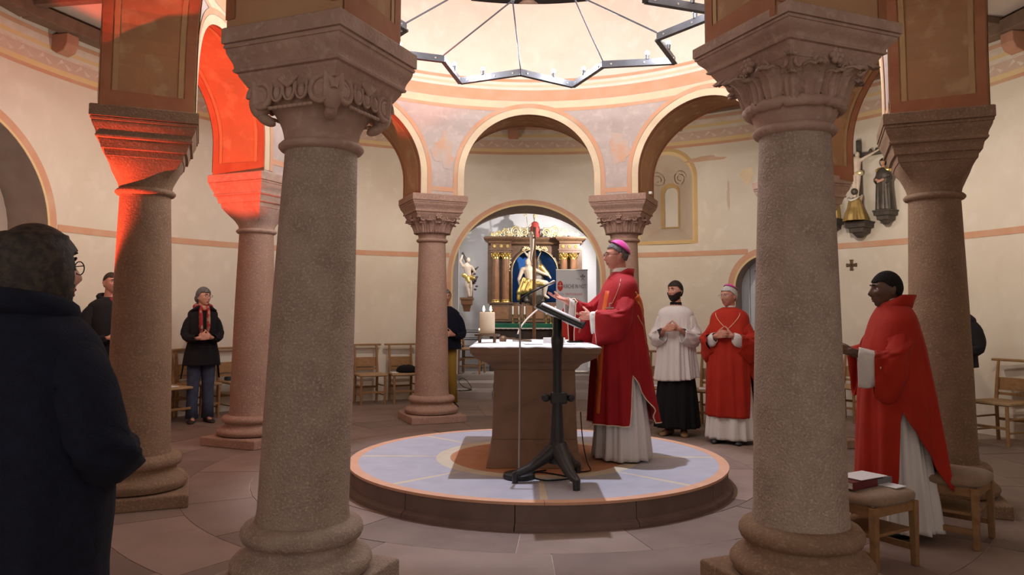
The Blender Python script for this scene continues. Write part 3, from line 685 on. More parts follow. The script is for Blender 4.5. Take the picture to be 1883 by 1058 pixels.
# ------------------------------------------------------------------ altar
AX,AY=-.035,-.36
al=thing('altar','free-standing sandstone block altar with a moulded top on the round dais','altar',(AX,AY,DZ))
def rl(prof,name,mt,par,c=(AX,AY),bv=.006):
    m=MB(); m.rectloft(prof,c); return m.build(name,mt,par,bevel=bv)
rl([(.18,.385,.585),(.23,.375,.575),(.30,.352,.552),(.40,.340,.54)],'foot',X['altar'],al)
rl([(.40,.340,.54),(.60,.333,.533),(.95,.325,.525)],'pedestal',X['altar'],al)
rl([(.95,.327,.527),(.965,.345,.545),(.99,.365,.56),(1.005,.385,.58),(1.012,.40,.60),(1.03,.435,.665),(1.05,.465,.70),(1.055,.475,.715),(1.065,.475,.715),(1.07,.487,.73),(1.085,.495,.745),(1.09,.505,.765),(1.14,.508,.768)],'mensa',X['altar'],al)
m=MB(); rows=[]; nx_,ny_=30,40
for j in range(ny_+1):
    rows.append([(AX-.512+1.024*i/nx_,AY-.772+1.46*j/ny_+0*i,1.146+.004*mnoise.noise((i*.35,j*.3,1))-(.010+.006*mnoise.noise((i*.5,j*.4,7)) if i in(0,nx_) or j in(0,) else 0)) for i in range(nx_+1)])
m.loft(rows,caps=False,closed=False)
tag(m.build('altar_cloth',X['cloth'],loc=(AX,AY,1.14),smooth=60,solid=.006),'white linen cloth covering the altar top','cloth')
Z=1.150
cs=thing('candle_stand','low bronze candle holder with four feet on the altar corner','candle holder',(-.43,-.52,Z))
m=MB(); m.lathe([(.0,.055),(.105,.055),(.11,.062),(.11,.072),(.0,.076)],28); m.build('plate',X['bronze'],cs,local=True,smooth=40)
for k in range(4):
    a=R(45+90*k); m=MB(); m.tube([(.085*math.cos(a),.085*math.sin(a),.06),(.09*math.cos(a),.09*math.sin(a),.03),(.088*math.cos(a),.088*math.sin(a),0)],[.016,.013,.011],8); m.build('foot',X['bronze'],cs,local=True,smooth=60)
cd=thing('pillar_candle','thick cream pillar candle with two burning wicks on the altar','candle',(-.43,-.52,Z+.076))
m=MB(); m.lathe([(.0,0),(.063,0),(.065,.01),(.065,.175),(.060,.183),(.045,.176),(0,.172)],32); m.build('wax_body',X['wax'],cd,local=True,smooth=40)
for sx in(-.03,.03):
    m=MB(); m.tube([(sx,0,.17),(sx,0,.195)],.002,5); m.build('wick',X['blackm'],cd,local=True)
    m=MB(); m.lathe([(.001,.188),(.008,.196),(.010,.206),(.006,.223),(.001,.238)],10,(sx,0,0)); m.build('flame',X['flame'],cd,local=True,smooth=180)
    light('candle_flame_light','POINT',(-.43+sx,-.52,Z+.33),1.0,(1,.6,.25),None,.012)
# small things on the altar
t=thing('altar_crucifix','small dark metal crucifix lying beside the candle on the altar','crucifix',(-.22,-.25,Z))
m=MB(); m.bar((-.30,-.26,Z+.035),(-.05,-.42,Z+.010),.014,.010); m.build('upright',X['bronze'],t,bevel=.002)
m=MB(); m.bar((-.285,-.375,Z+.03),(-.19,-.24,Z+.03),.012,.010); m.build('crossbar',X['bronze'],t,bevel=.002)
m=MB(); m.lathe([(.03,0),(.035,.03),(.022,.05)],10,(-.30,-.25,Z)); m.build('foot',X['bronze'],t,smooth=40)
t=thing('gooseneck_microphone','silver gooseneck microphone on a small black base on the altar','microphone',(-.13,-.22,Z))
m=MB(); m.box((-.13,-.22,Z+.008),(.17,.12,.016)); m.build('base_plate',X['steel'],t,bevel=.003)
m=MB(); m.box((-.17,-.22,Z+.04),(.035,.04,.05)); m.build('socket',X['blackm'],t,bevel=.004)
m=MB(); m.tube([(-.17+.21*u**1.25,-.22,Z+.05+.26*u**.75) for u in[i/14 for i in range(15)]],[.007]*12+[.006]*3,7); m.build('gooseneck',X['whiteb'],t,smooth=60)
m=MB(); m.caps((.03,-.22,Z+.305),(.075,-.22,Z+.335),.013,.013,10); m.build('capsule',X['blackm'],t,smooth=60)
m=MB(); m.box((.14,-.55,Z+.022),(.185,.10,.044),R(-4)); m.box((.14,-.601,Z+.022),(.12,.004,.008),R(-4))
tag(m.build('card_box',X['paper'],loc=(.14,-.55,Z),bevel=.003),'flat white card box on the altar cloth behind the lectern','box')
m=MB(); m.box((.33,-.40,Z+.008),(.13,.08,.014),R(15)); tag(m.build('paten_case',X['blackm'],loc=(.33,-.40,Z),bevel=.004),'small flat black case on the altar cloth','case')
for i,(x,y,r_) in enumerate(((-.05,-.72,8),(.22,-.78,-14))):
    m=MB(); m.box((x,y,Z+.003),(.15,.21,.002),R(r_)); tag(m.build('paper_sheet',X['paper'],loc=(x,y,Z)),['loose paper sheet on the front edge of the altar, left one','loose paper sheet on the front edge of the altar, right one'][i],'paper')
# ------------------------------------------------------------------ lectern
LX,LY=.12,-1.36
lc=thing('reading_stand','black cast-iron reading stand with three feet in front of the altar','lectern',(LX,LY,DZ))
for tgt,el in(((-.19,-1.44),.0),((.235,-1.66),0),((.29,-1.08),0)):
    m=MB(); T=Vector((tgt[0],tgt[1],DZ)); B0=Vector((LX,LY,DZ+.20)); d=T-B0
    p=[B0+Vector((0,0,.05)),B0+d*.30+Vector((0,0,.035)),B0+d*.65+Vector((0,0,.03)),B0+d*.93+Vector((0,0,.055)),T+Vector((0,0,.065)),T+Vector((0,0,.0))]
    m.tube(p,[.075,.06,.042,.034,.03,.026],10,flat=.8); m.build('foot',X['black'],lc,smooth=50)
m=MB(); m.lathe([(.07,.13),(.062,.20),(.052,.30),(.042,.45),(.034,.62),(.032,.80),(.034,.92),(.046,1.0),(.046,1.04),(.036,1.06),(.034,1.2)],16,(LX,LY,DZ)); m.build('pole',X['black'],lc,smooth=50)
m=MB(); m.box((LX+.01,LY,DZ+.60),(.125,.07,.085)); kb=m.build('clamp',X['black'],lc,bevel=.012)
m=MB(); m.ell((LX-.085,LY,DZ+.60),(.035,.025,.03),12,8); m.ell((LX+.10,LY,DZ+.60),(.03,.025,.03),12,8); m.build('clamp_knob',X['black'],kb,smooth=180)
TL=R(25); Mx=Matrix.Rotation(TL,3,'Y'); dc=Vector((LX,LY-.06,DZ+1.195))
m=MB(); m.box(dc,(.36,.50,.02),rot=Mx); m.box(dc+Mx@Vector((.178,0,.022)),(.012,.50,.05),rot=Mx); m.box(dc+Mx@Vector((-.178,0,.006)),(.012,.50,.03),rot=Mx); m.build('desk',X['black'],lc,bevel=.004)
bk=thing('missal','open missal with white pages and dark cover lying on the reading stand','book',tuple(dc+Mx@Vector((0,0,.012))))
m=MB(); m.box(dc+Mx@Vector((.005,0,.018)),(.31,.46,.012),rot=Mx); m.build('cover',X['bookdk'],bk,bevel=.002)
for sy in(-1,1):
    m=MB(); rows=[]
    for i in range(9):
        u=i/8; rows.append([dc+Mx@Vector((x,sy*.215*u,.026+.018*math.sin(PI*min(1,u*1.05))**.6*(.9))) for x in(-.145,.145)])
    m.loft(rows,caps=False,closed=False); m.build('page_block',X['paper'],bk,smooth=60,solid=.012)
for k in range(3):
    m=MB(); p=dc+Mx@Vector((.15,-.05+.05*k,.02)); m.tube([p,p+Vector((.02,0,-.03)),p+Vector((.01,0,-.07))],.003,5,flat=.4); m.build('ribbon',X['goldp'],bk)
ms=thing('microphone_stand','thin grey microphone stand with a round black base beside the reading stand','microphone stand',(-.16,-1.28,DZ))
m=MB(); m.lathe([(0,0),(.115,0),(.12,.012),(.115,.035),(.10,.042),(.02,.048),(0,.048)],36,(-.16,-1.28,DZ)); m.build('base',X['black'],ms,smooth=40)
m=MB(); m.tube([(-.16,-1.28,DZ+.04),(-.155,-1.28,DZ+1.30)],.0075,10); m.build('pole',X['steel'],ms,smooth=60)
m=MB(); m.tube([(-.155,-1.28,DZ+1.29),(-.15,-1.28,DZ+1.33),(-.09,-1.27,DZ+1.37),(.06,-1.25,DZ+1.44)],[.011,.009,.006,.006],8); m.build('boom',X['blackm'],ms,smooth=60)
m=MB(); m.caps((.055,-1.25,DZ+1.437),(.10,-1.245,DZ+1.46),.011,.013,10); m.build('microphone_capsule',X['steel'],ms,smooth=60)
def cable(name,label,pts,r=.004):
    m=MB(); P=[Vector(p) for p in pts]; out=[]
    for i in range(len(P)-1):
        p0=P[max(i-1,0)];p1=P[i];p2=P[i+1];p3=P[min(i+2,len(P)-1)]
        for k in range(6):
            t=k/6; out.append(.5*((2*p1)+(p2-p0)*t+(2*p0-5*p1+4*p2-p3)*t*t+(3*p1-p0-3*p2+p3)*t**3))
    out.append(P[-1]); m.tube(out,r,6); return tag(m.build(name,X['blackm'],loc=tuple(P[0]),smooth=60),label,'cable')
z=DZ+.006
cable('floor_cable','black cable lying looped on the dais behind the round microphone base',[(-.12,-1.20,z),(-.02,-1.10,z),(.10,-1.16,z),(.22,-1.30,z),(.05,-1.38,z),(-.05,-1.30,z),(-.1,-1.15,z),(.05,-1.02,z)],.006)
cable('altar_cable','thin black cable hanging down the right corner of the altar to the dais',[(.33,-.905,.62),(.345,-.925,.40),(.375,-.955,.24),(.40,-.99,z),(.36,-1.06,z),(.25,-1.08,z)],.005)
cable('power_cable','black cable curled up beside the apse step left of the altar',[(-1.18,5.55,.126),(-.98,5.6,.126),(-.92,5.8,.16),(-1.05,5.85,.30),(-1.13,5.8,.26),(-1.05,5.68,.18),(-.90,5.62,.13),(-1.1,5.48,.126)],.006)
# ------------------------------------------------------------------ figures: shared builders
def lerp(a,b,t): return a+(b-a)*t
def rowat(rows,z):
    if z>=rows[0][0]: return rows[0]
    for p,q in zip(rows[:-1],rows[1:]):
        if z>=q[0]:
            t=(p[0]-z)/(p[0]-q[0]+1e-9); 
            return tuple(lerp(p[i],q[i],t) for i in range(5))
    return rows[-1]
class Garment:
    """tube of cloth; rows (z,cx,cy,rx,ry) from top to bottom, hem(theta) gives the lower edge"""
    def __init__(s,rows,hem=None,k=11,amp=.018,seed=1,sq=2.3,pleat=0,tpow=1.0):
        s.rows=rows; s.hem=hem or (lambda t:rows[-1][0]); s.k=k; s.amp=amp; s.sq=sq; s.pleat=pleat; s.tpow=tpow
        r=random.Random(seed); s.ph=[r.uniform(0,6.28) for _ in range(4)]
        # smooth the rows
        s.fine=[]; N=60; z0,z1=rows[0][0],rows[-1][0]
        raw=[rowat(rows,z0+(z1-z0)*i/N) for i in range(N+1)]
        for _ in range(2):
            raw=[raw[0]]+[tuple((raw[i-1][j]+2*raw[i][j]+raw[i+1][j])/4 for j in range(5)) for i in range(1,N)]+[raw[-1]]
        s.fine=raw
    def S(s,th,t,off=0):
        z0=s.rows[0][0]; z=z0+(s.hem(th)-z0)*t; q=rowat(s.fine,z)
        c,sn=math.cos(th),math.sin(th); e=2/s.sq
        x=q[3]*math.copysign(abs(c)**e,c); y=q[4]*math.copysign(abs(sn)**e,sn)
        u=max(0,(t-.12)/.88)**s.tpow
        q1=s.k*th+s.ph[0]+1.2*math.sin(2*th+s.ph[1])+1.1*t; q2=(s.k*1.7)//1*th+s.ph[2]-1.6*t
        f=s.amp*u*(math.sin(q1)-.35*math.cos(2*q1)+.5*math.sin(q2)-.2*math.cos(2*q2)+.35*math.sin(3*th+s.ph[3]))
        if s.pleat: f+=s.pleat*u*(2*abs(((th*s.k*1.3/PI)+.5)%1-.5)-.5)
        f+=off
        L=math.hypot(x,y)+1e-9
        return Vector((q[1]+x+f*x/L,q[2]+y+f*y/L,z+.5*s.amp*u*0))
    def mesh(s,n=110,m=44):
        b=MB(); b.loft([[s.S(2*PI*j/n,i/m) for j in range(n)] for i in range(m+1)],caps=False); return b
    def hemline(s,n=140,a0=0,a1=2*PI,t=1.0): return [s.S(a0+(a1-a0)*j/n,t,.003) for j in range(n+1)]
    def ribbon(s,path,w):
        """path of (theta,t); ribbon of half width w (in t/theta normal) lying on the cloth"""
        b=MB(); A=[];B=[]
        for i,(th,t) in enumerate(path):
            p=s.S(th,t,.005); q0=s.S(*path[max(i-1,0)],.005); q1=s.S(*path[min(i+1,len(path)-1)],.005)
            d=(q1-q0).normalized(); c=s.rows[0]; nrm=Vector((p.x-rowat(s.fine,p.z)[1],p.y-rowat(s.fine,p.z)[2],0)).normalized(); x=d.cross(nrm)
            A.append(p-x*w);B.append(p+x*w)
        b.loft([A,B],caps=False,closed=False); return b
def sleeve(secs,n=28,amp=.008,seed=3,sub=5,k=5):
    """secs: (point, halfwidth, up, down) swept cloth sleeve, hanging low where down is large"""
    r=random.Random(seed); ph=r.uniform(0,6); out=[]; S=[]
    for i in range(len(secs)-1):
        for q in range(sub):
            t=q/sub; ts=t
            a,b=secs[i],secs[i+1]; S.append((Vector(a[0]).lerp(Vector(b[0]),ts),lerp(a[1],b[1],ts),lerp(a[2],b[2],ts),lerp(a[3],b[3],ts)))
    a=secs[-1]; S.append((Vector(a[0]),a[1],a[2],a[3]))
    for _ in range(2):
        S=[S[0]]+[((S[i-1][0]+S[i][0]*2+S[i+1][0])/4,)+tuple((S[i-1][j]+2*S[i][j]+S[i+1][j])/4 for j in(1,2,3)) for i in range(1,len(S)-1)]+[S[-1]]
    b=MB(); rings=[]
    for i,(p,w,up,dn) in enumerate(S):
        d=(S[min(i+1,len(S)-1)][0]-S[max(i-1,0)][0]).normalized()
        dh=Vector((d.x,d.y,0)); 
        if dh.length<.25: dh=Vector((0,1,0)) if dh.length<1e-3 else dh
        dh.normalize(); x=Vector((dh.y,-dh.x,0)); u=x.cross(d).normalized(); 
        if u.z<0: u=-u
        # a hanging edge points to the ground, not along the section
        ring=[]
        for j in range(n):
            a=2*PI*j/n; c,sn=math.cos(a),math.sin(a)
            v=up*sn if sn>0 else dn*sn
            ww=w*c*(1 if sn>0 else (1-.45*abs(sn)*min(1,max(0,dn-.1)/.3)))
            f=1+amp/max(w,.03)*(math.sin(k*a+ph+i*.55)+.5*math.sin(2*k*a-i*.8+ph*2))*min(1,i/6)
            dirv=u if sn>0 else (u*max(0,1-dn/.2)+Vector((0,0,1))*min(1,dn/.2)).normalized()
            ring.append(p+x*ww*f+dirv*v)
        rings.append(ring)
    b.loft(rings,caps=False); return b,rings
def head_point(th,ph,o=0):
    """direction -> point of the head surface; +Y is the face, centre at mid-head"""
    d=Vector((math.cos(ph)*math.cos(th),math.cos(ph)*math.sin(th),math.sin(ph)))
    x,y,z=d.x*.0755,d.y*.094,d.z*.117
    if z<0:
        q=-z/.117; x*=1-.30*q**1.6
        if y<0: y*=1-.42*q**1.1
        else: y*=1-.05*q+.52*q*q
    else:
        q=z/.117; y-=.010*q
        x*=1+.05*math.sin(PI*q)
    if y>0:
        g=lambda A,x0,z0,sx,sz:A*math.exp(-((x-x0)/sx)**2-((z-z0)/sz)**2)
        w=min(1,y/.035)
        dy=0
        dy+=g(.026,0,-.024,.0125,.017)+g(.014,0,.000,.0095,.022)+g(.006,.014,-.030,.008,.008)+g(.006,-.014,-.030,.008,.008)
        for sx in(-1,1):
            dy+=g(-.013,sx*.031,.012,.017,.011)+g(.006,sx*.028,.034,.024,.008)+g(.005,sx*.045,-.018,.018,.016)+g(-.004,sx*.040,-.050,.016,.02)
        dy+=g(.008,0,-.055,.022,.006)+g(.008,0,-.069,.019,.006)-g(.004,0,-.062,.026,.003)-g(.005,0,-.081,.02,.006)+g(.011,0,-.098,.020,.014)
        y+=dy*w
    if o:
        n=Vector((x/.0755**2,y/.094**2,z/.117**2)).normalized(); x+=n.x*o;y+=n.y*o;z+=n.z*o
    return Vector((x,y,z))
def head_mesh(o=0,nu=84,nv=64,mask=None):
    m=MB()
    pts=[[head_point(2*PI*j/nu+PI/2,-PI/2+PI*(i+.001 if i==0 else (i-.001 if i==nv else i))/nv,o) for j in range(nu)] for i in range(nv+1)]
    if mask is None: return m.loft(pts)
    for i in range(nv):
        for j in range(nu):
            k=(j+1)%nu; q=[pts[i][j],pts[i][k],pts[i+1][k],pts[i+1][j]]; c=sum(q,Vector())/4
            if mask(c.x,c.y,c.z): m.add(q,[(0,1,2,3)])
    return m
def weld(o,d=1e-4):
    bm=bmesh.new(); bm.from_mesh(o.data); bmesh.ops.remove_doubles(bm,verts=bm.verts,dist=d); bmesh.ops.recalc_face_normals(bm,faces=bm.faces); bm.to_mesh(o.data); bm.free()
def hand(mb,wrist,fd,pn,thumb,curl=.5,spread=.1,s=1.0,curls=None,thumbcurl=.3):
    """fd: finger direction, pn: palm normal (side the fingers curl to), thumb: direction to the thumb side"""
    fd=Vector(fd).normalized(); pn=Vector(pn); pn=(pn-fd*pn.dot(fd)).normalized(); th=fd.cross(pn)
    if th.dot(Vector(thumb))<0: th=-th
    W_=Vector(wrist)
    L=(.072,.080,.074,.058); off=(.030,.010,-.010,-.029)
    mb.caps(W_-fd*.02,W_+fd*.015,.023*s,.024*s,10)
    for i in range(4):
        base=W_+fd*(.088-.004*abs(i-1)-(.006 if i==3 else 0))*s+th*off[i]*s
        mb.caps(W_+fd*.012*s+th*off[i]*.65*s,base,.0145*s,.0120*s,8)
        c=(curls[i] if curls else curl); d=(fd+th*(1.5-i)*spread).normalized(); p=base
        for sgm,(fr,ra,rb) in enumerate(((.45,.0102,.0092),(.30,.0092,.0084),(.25,.0084,.0072))):
            ang=c*(1.0,1.15,.8)[sgm]; d=(d*math.cos(ang)+pn*math.sin(ang)).normalized()
            nd=d; q=p+d*L[i]*fr*s; mb.caps(p,q,ra*s,rb*s,8); p=q
            pnx=pn; 
            # keep the curl turning about the knuckle axis
            ax=th; pn=(pn-d*pn.dot(d)); pn=pn.normalized() if pn.length>1e-5 else pnx
        pn=(pn-fd*pn.dot(fd)).normalized() if abs(pn.dot(fd))<.99 else pnx
        pn=fd.cross(th) if fd.cross(th).dot(pn)>0 else -fd.cross(th)
    b=W_+fd*.022*s+th*.022*s; d=(fd*.62+th*.70+pn*.25).normalized()
    q=b+d*.042*s; mb.caps(b,q,.0155*s,.0125*s,8); d2=(d*math.cos(thumbcurl)+(pn*.6+fd*.5).normalized()*math.sin(thumbcurl)).normalized()
    r_=q+d2*.032*s; mb.caps(q,r_,.012*s,.0105*s,8); mb.caps(r_,r_+d2*.022*s,.0105*s,.008*s,8)
def remeshed(mb,name,mt,parent,vox=.006,smooth=2,world=False):
    if world: mb.xf(wm(parent).inverted())
    o=mb.build('tmp',mt,None); md=o.modifiers.new('r','REMESH'); md.mode='VOXEL'; md.voxel_size=vox; md.use_smooth_shade=True
    if smooth:
        s=o.modifiers.new('s','SMOOTH'); s.factor=.5; s.iterations=smooth
    dg=bpy.context.evaluated_depsgraph_get(); me=bpy.data.meshes.new_from_object(o.evaluated_get(dg)); me.name=name
    bpy.data.objects.remove(o); me.materials.clear(); me.materials.append(mt); fin(me,180)
    ob=bpy.data.objects.new(name,me); C.objects.link(ob); ob.parent=parent; W[ob.name]=wm(parent); return ob
def headM(c,yaw,pitch=0,roll=0,s=1.0): return Matrix.Translation(c)@Matrix.Rotation(yaw,4,'Z')@Matrix.Rotation(pitch,4,'X')@Matrix.Rotation(roll,4,'Y')@Matrix.Scale(s,4)
def person(name,label,loc,az,H,skin,arms,headyaw=0,headpitch=0,vox=.0055,group=None,legs=True,feet=None,lean=0,headfwd=.02,stance=.085):
    t=thing(name,label,'person',loc,R(az)-PI/2,group); k=H/1.75
    m=MB(); hc=Vector((0,headfwd+lean,H-.119)); HM=headM(hc,headyaw,headpitch)
    hm=head_mesh(); hm.xf(HM); m.add(hm.v,hm.f)
    for sx in(-1,1):
        e=MB(); e.ell((sx*.076,-.008,-.006),(.010,.020,.032),12,8,Matrix.Rotation(sx*.25,3,'Z')); e.ell((sx*.083,-.016,.004),(.007,.014,.022),10,6); e.xf(HM); m.add(e.v,e.f)
    nb=HM@Vector((0,-.020,-.07)); m.caps(nb,(0,lean*.8-.01,1.455*k),.052,.062,14)
    m.caps((0,lean*.8-.01,1.44*k),(0,0,1.2*k),.085,.10,12); m.caps((0,0,1.2*k),(0,0,.95*k),.10,.11,12)
    for sx in(-1,1):
        m.caps((0,lean*.7-.005,1.40*k),(sx*.13*k,lean*.7,1.365*k),.05,.035,10)
        if legs:
            m.caps((sx*.08,0,.95*k),(sx*stance,.01,.50*k),.075,.055,10); m.caps((sx*stance,.01,.50*k),(sx*stance,-.01,.09),.05,.036,10); m.caps((sx*stance,-.02,.045),(sx*(stance+.02),.13,.035),.034,.03,8)
    for sd,a in arms.items():
        sx=1 if sd=='R' else -1; sh=Vector((sx*.135*k,lean*.7,1.36*k)); el,wr=Vector(a['el']),Vector(a['wr']); el=el+Vector((-sx*.035,0,.0))
        m.caps(sh,el,.034,.030,10); m.caps(el,wr,.030,.025,10)
        if 'fd' in a: hand(m,wr,a['fd'],a['pn'],a['th'],a.get('curl',.4),a.get('spread',.08),a.get('s',1.0),a.get('curls'))
    body=remeshed(m,'body',X[skin],t,vox)
    return t,body,HM,k
def face(t,HM,hairmask=None,hair='hairb',hoff=.012,beard=None,brow='hairb',lips='lips',eyes=True,beardmat=None,hname='hair',thick=.008):
    for sx in(-1,1):
        if eyes:
            m=MB(); m.ell((sx*.031,.0665,.010),(.0125,.0125,.0085),12,8); m.xf(HM); e=m.build('eye',X['eyew'],t,local=True,smooth=180)
            m=MB(); m.ell((sx*.031,.0760,.010),(.0062,.0040,.0062),10,6); m.xf(HM); m.build('iris',X['iris'],e,local=True,smooth=180)
            pt=[head_point(PI/2-math.atan2(sx*xx,.094)*1.12,.27+dz,.0035) for xx,dz in((.013,0),(.024,.045),(.036,.045),(.047,.0))]
            m=MB(); m.tube(pt,[.003,.0045,.0045,.002],6); m.xf(HM); m.build('eyebrow',X[brow],t,local=True,smooth=180)
    m=head_mesh(.0016,84,64,lambda x,y,z:y>0 and (x/.023)**2+((z+.0625)/.011)**2<1); m.xf(HM); o=m.build('lips',X[lips],t,local=True); weld(o); fin(o.data,180)
    if hairmask:
        m=head_mesh(hoff,84,64,hairmask); m.xf(HM); o=m.build(hname,X[hair],t,local=True); weld(o); fin(o.data,180)
        s=o.modifiers.new('solid','SOLIDIFY'); s.thickness=thick; s.offset=-1
        s=o.modifiers.new('sm','SMOOTH'); s.iterations=3
    if beard:
        m=head_mesh(.006,150,120,beard); m.xf(HM); o=m.build('beard',X[beardmat or hair],t,local=True); weld(o); fin(o.data,180)
        s=o.modifiers.new('solid','SOLIDIFY'); s.thickness=.007; s.offset=-.6
        s=o.modifiers.new('sm','SMOOTH'); s.iterations=4
def short_hair(front=.062,side=-.005,back=-.055):
    def f(x,y,z):
        if y>.045: return z>front+.10*max(0,abs(x)-.04)
        if y>.0: return z>lerp(side+.022,front,y/.045)
        return z>lerp(side+.022,back,min(1,-y/.05))
    return f
def specs(t,HM,mt='glassfr',r=.021,y=.104):
    for sx in(-1,1):
        m=MB(); c=Vector((sx*.033,y,.008)); p=[c+Vector((r*1.15*math.cos(a),0,r*.80*math.sin(a))) for a in[2*PI*i/20 for i in range(21)]]
        m.tube(p,.0017,5,caps=False); m.tube([c+Vector((sx*r*1.15,0,.006)),Vector((sx*.080,.06,.012)),Vector((sx*.082,-.01,.010))],.0017,5); 
        if sx>0: m.tube([Vector((-.010,y,.010)),Vector((0,y+.004,.013)),Vector((.010,y,.010))],.0017,5)
        m.xf(HM); m.build('spectacle_frame',X[mt],t,local=True,smooth=180)
def shoes(t,pos,mt,yaws=(.12,-.12)):
    for (x,y),yw in zip(pos,yaws):
        m=MB(); rs=[]
        for yy,w_,h,cx in((-.09,.028,.05,0),(-.075,.036,.085,0),(-.03,.038,.09,0),(.03,.040,.075,0),(.09,.046,.055,.004),(.14,.044,.042,.004),(.17,.03,.03,.002),(.18,.012,.018,0)):
            rs.append([(cx+w_*math.cos(a),yy,max(0,h*.5+h*.55*math.sin(a))) for a in[2*PI*i/16 for i in range(16)]])
        m.loft(rs); m.xf(Matrix.Translation((x,y,0))@Matrix.Rotation(yw,4,'Z')); m.build('shoe',X[mt],t,local=True,smooth=70)
def piping(pts,t,name='piping',mt='piping',r=.005):
    m=MB(); m.tube(pts,r,6); return m.build(name,X[mt],t,local=True,smooth=180)
def cloth(mb,name,mt,t,solid=.005):
    return mb.build(name,X[mt],t,local=True,smooth=180,solid=solid)
# ------------------------------------------------------------------ chairs
def make_chair(label):
    t=thing('church_chair',label,'chair',(0,0,0),0,'wooden church chairs')
    for sx in(-1,1):
        m=MB(); m.tube([(sx*.185,.19,0),(sx*.185,.19,.44)],.019,10); m.build('leg',X['wood'],t,local=True,smooth=40)
        m=MB(); m.tube([(sx*.175,-.215,0),(sx*.175,-.20,.44),(sx*.175,-.235,.70),(sx*.175,-.27,.885)],[.02,.021,.018,.016],10); m.build('leg',X['wood'],t,local=True,smooth=40)
        for z in(.14,.28):
            m=MB(); m.tube([(sx*.185,.19,z),(sx*.175,-.21,z)],.011,8); m.build('stretcher',X['wood'],t,local=True,smooth=40)
    for y,zs in((.19,(.19,)),(-.212,(.24,))):
        for z in zs:
            m=MB(); m.box((0,y,z),(.36,.018,.03)); m.build('stretcher',X['wood'],t,local=True,bevel=.004)
    m=MB(); rs=[]
    for z,s in((.425,.95),(.44,1.0),(.458,1.0),(.465,.95)):
        rs.append([(x*.215*s*(1.04 if y>0 else .92),y*.215*s,z) for x,y in((-1,-1),(1,-1),(1,1),(-1,1))])
    m.loft(rs); m.build('seat',X['rush'],t,local=True,bevel=.012)
    m=MB(); m.box((0,-.282,.895),(.50,.06,.028)); m.build('top_rail',X['wood'],t,local=True,bevel=.007)
    m=MB(); rs=[]
    for i in range(7):
        x=-.17+.34*i/6; y=-.228-.018*(1-((i-3)/3)**2); rs.append([(x,y,.56),(x,y-.012,.56),(x,y-.032,.70),(x,y-.020,.70)])
    m.loft(rs); m.build('back_slat',X['wood'],t,local=True,smooth=40)
    m=MB(); m.box((0,-.235,.52),(.33,.016,.03)); m.build('stretcher',X['wood'],t,local=True)
    return t
CH=[((-4.53,2.62,0),None,'wooden chair at the far left wall, nearest the tan column, holding a paper'),
    ((-4.40,3.12,0),None,'wooden chair directly behind the woman with the scarf'),
    ((-4.03,3.53,0),None,'wooden chair right of the woman with the scarf, beside the red-lit column'),
    ((-2.43,4.76,0),None,'empty wooden chair against the wall, left of the one with a black bag'),
    ((-1.94,4.96,0),None,'wooden chair against the wall with a black bag on it, beside the back left column'),
    ((1.70,2.95,0),246,'wooden chair behind the altar server, nearest the bishop'),
    ((2.26,2.55,0),240,'wooden chair behind the elderly bishop and the altar server'),
    ((4.22,3.10,0),None,'wooden chair seen beside the priest\'s outstretched hand'),
    ((5.14,1.40,0),205,'empty wooden chair at the far right wall'),
    ((-.97,6.93,.30),-12,'wooden chair on the apse step left of the altar')]
proto=None; chairs=[]
for loc,az,lb in CH:
    if az is None: az=math.degrees(math.atan2(-loc[1],-loc[0]))
    rz=R(az)-PI/2
    if proto is None:
        proto=make_chair(lb); proto.location=loc; proto.rotation_euler=(0,0,rz); W[proto.name]=Matrix.Translation(loc)@Matrix.Rotation(rz,4,'Z'); chairs.append(proto)
    else: chairs.append(dup(proto,loc,rz,lb,'wooden church chairs'))
def onseat(i,x,y,z=.467): return wm(chairs[i])@Vector((x,y,z))
def crz(i): return chairs[i].rotation_euler[2]
p=onseat(4,-.04,.02); m=MB(); rs=[]
for z,s in((0,.95),(.03,1.0),(.07,.92),(.10,.65),(.115,.25)): rs.append([(p.x+.165*s*math.cos(a)*(1+.05*math.sin(3*a+z*9)),p.y+.11*s*math.sin(a),p.z+z+.008*math.sin(2*a)) for a in[2*PI*i/28 for i in range(28)]])
m.loft(rs); tag(m.build('black_bag',X['bcloth'],loc=tuple(p),smooth=180),'soft black bag lying on a wooden chair beside the back left column','bag')
def sheet(name,p,size,rz,label,mt='paper',h=.006,cat='paper'):
    m=MB(); m.box((p.x,p.y,p.z+h/2),(size[0],size[1],h),rz); return tag(m.build(name,X[mt],loc=tuple(p)),label,cat)
sheet('song_sheet',onseat(4,.15,.0),(.10,.18),crz(4),'white leaflet beside the black bag on the chair')
sheet('song_sheet',onseat(0,.08,.05),(.15,.21),crz(0),'white leaflet on the leftmost wooden chair')
sheet('song_sheet',onseat(2,-.07,.06),(.18,.22),crz(2)+.2,'white leaflet on the chair right of the woman with the scarf')
p=onseat(2,.10,.0); m=MB(); m.box((p.x,p.y,p.z+.02),(.14,.10,.04),crz(2)); m.box((p.x,p.y,p.z+.046),(.13,.09,.010),crz(2)+.1); tag(m.build('hymn_book',X['bookdk'],loc=tuple(p),bevel=.004),'black hymn book on the chair right of the woman with the scarf','book')
sheet('song_sheet',onseat(5,.0,.05),(.16,.22),crz(5),'white leaflet on the chair behind the altar server')
sheet('song_sheet',onseat(6,.05,.05),(.16,.22),crz(6)+.3,'white leaflet on the chair behind the elderly bishop')
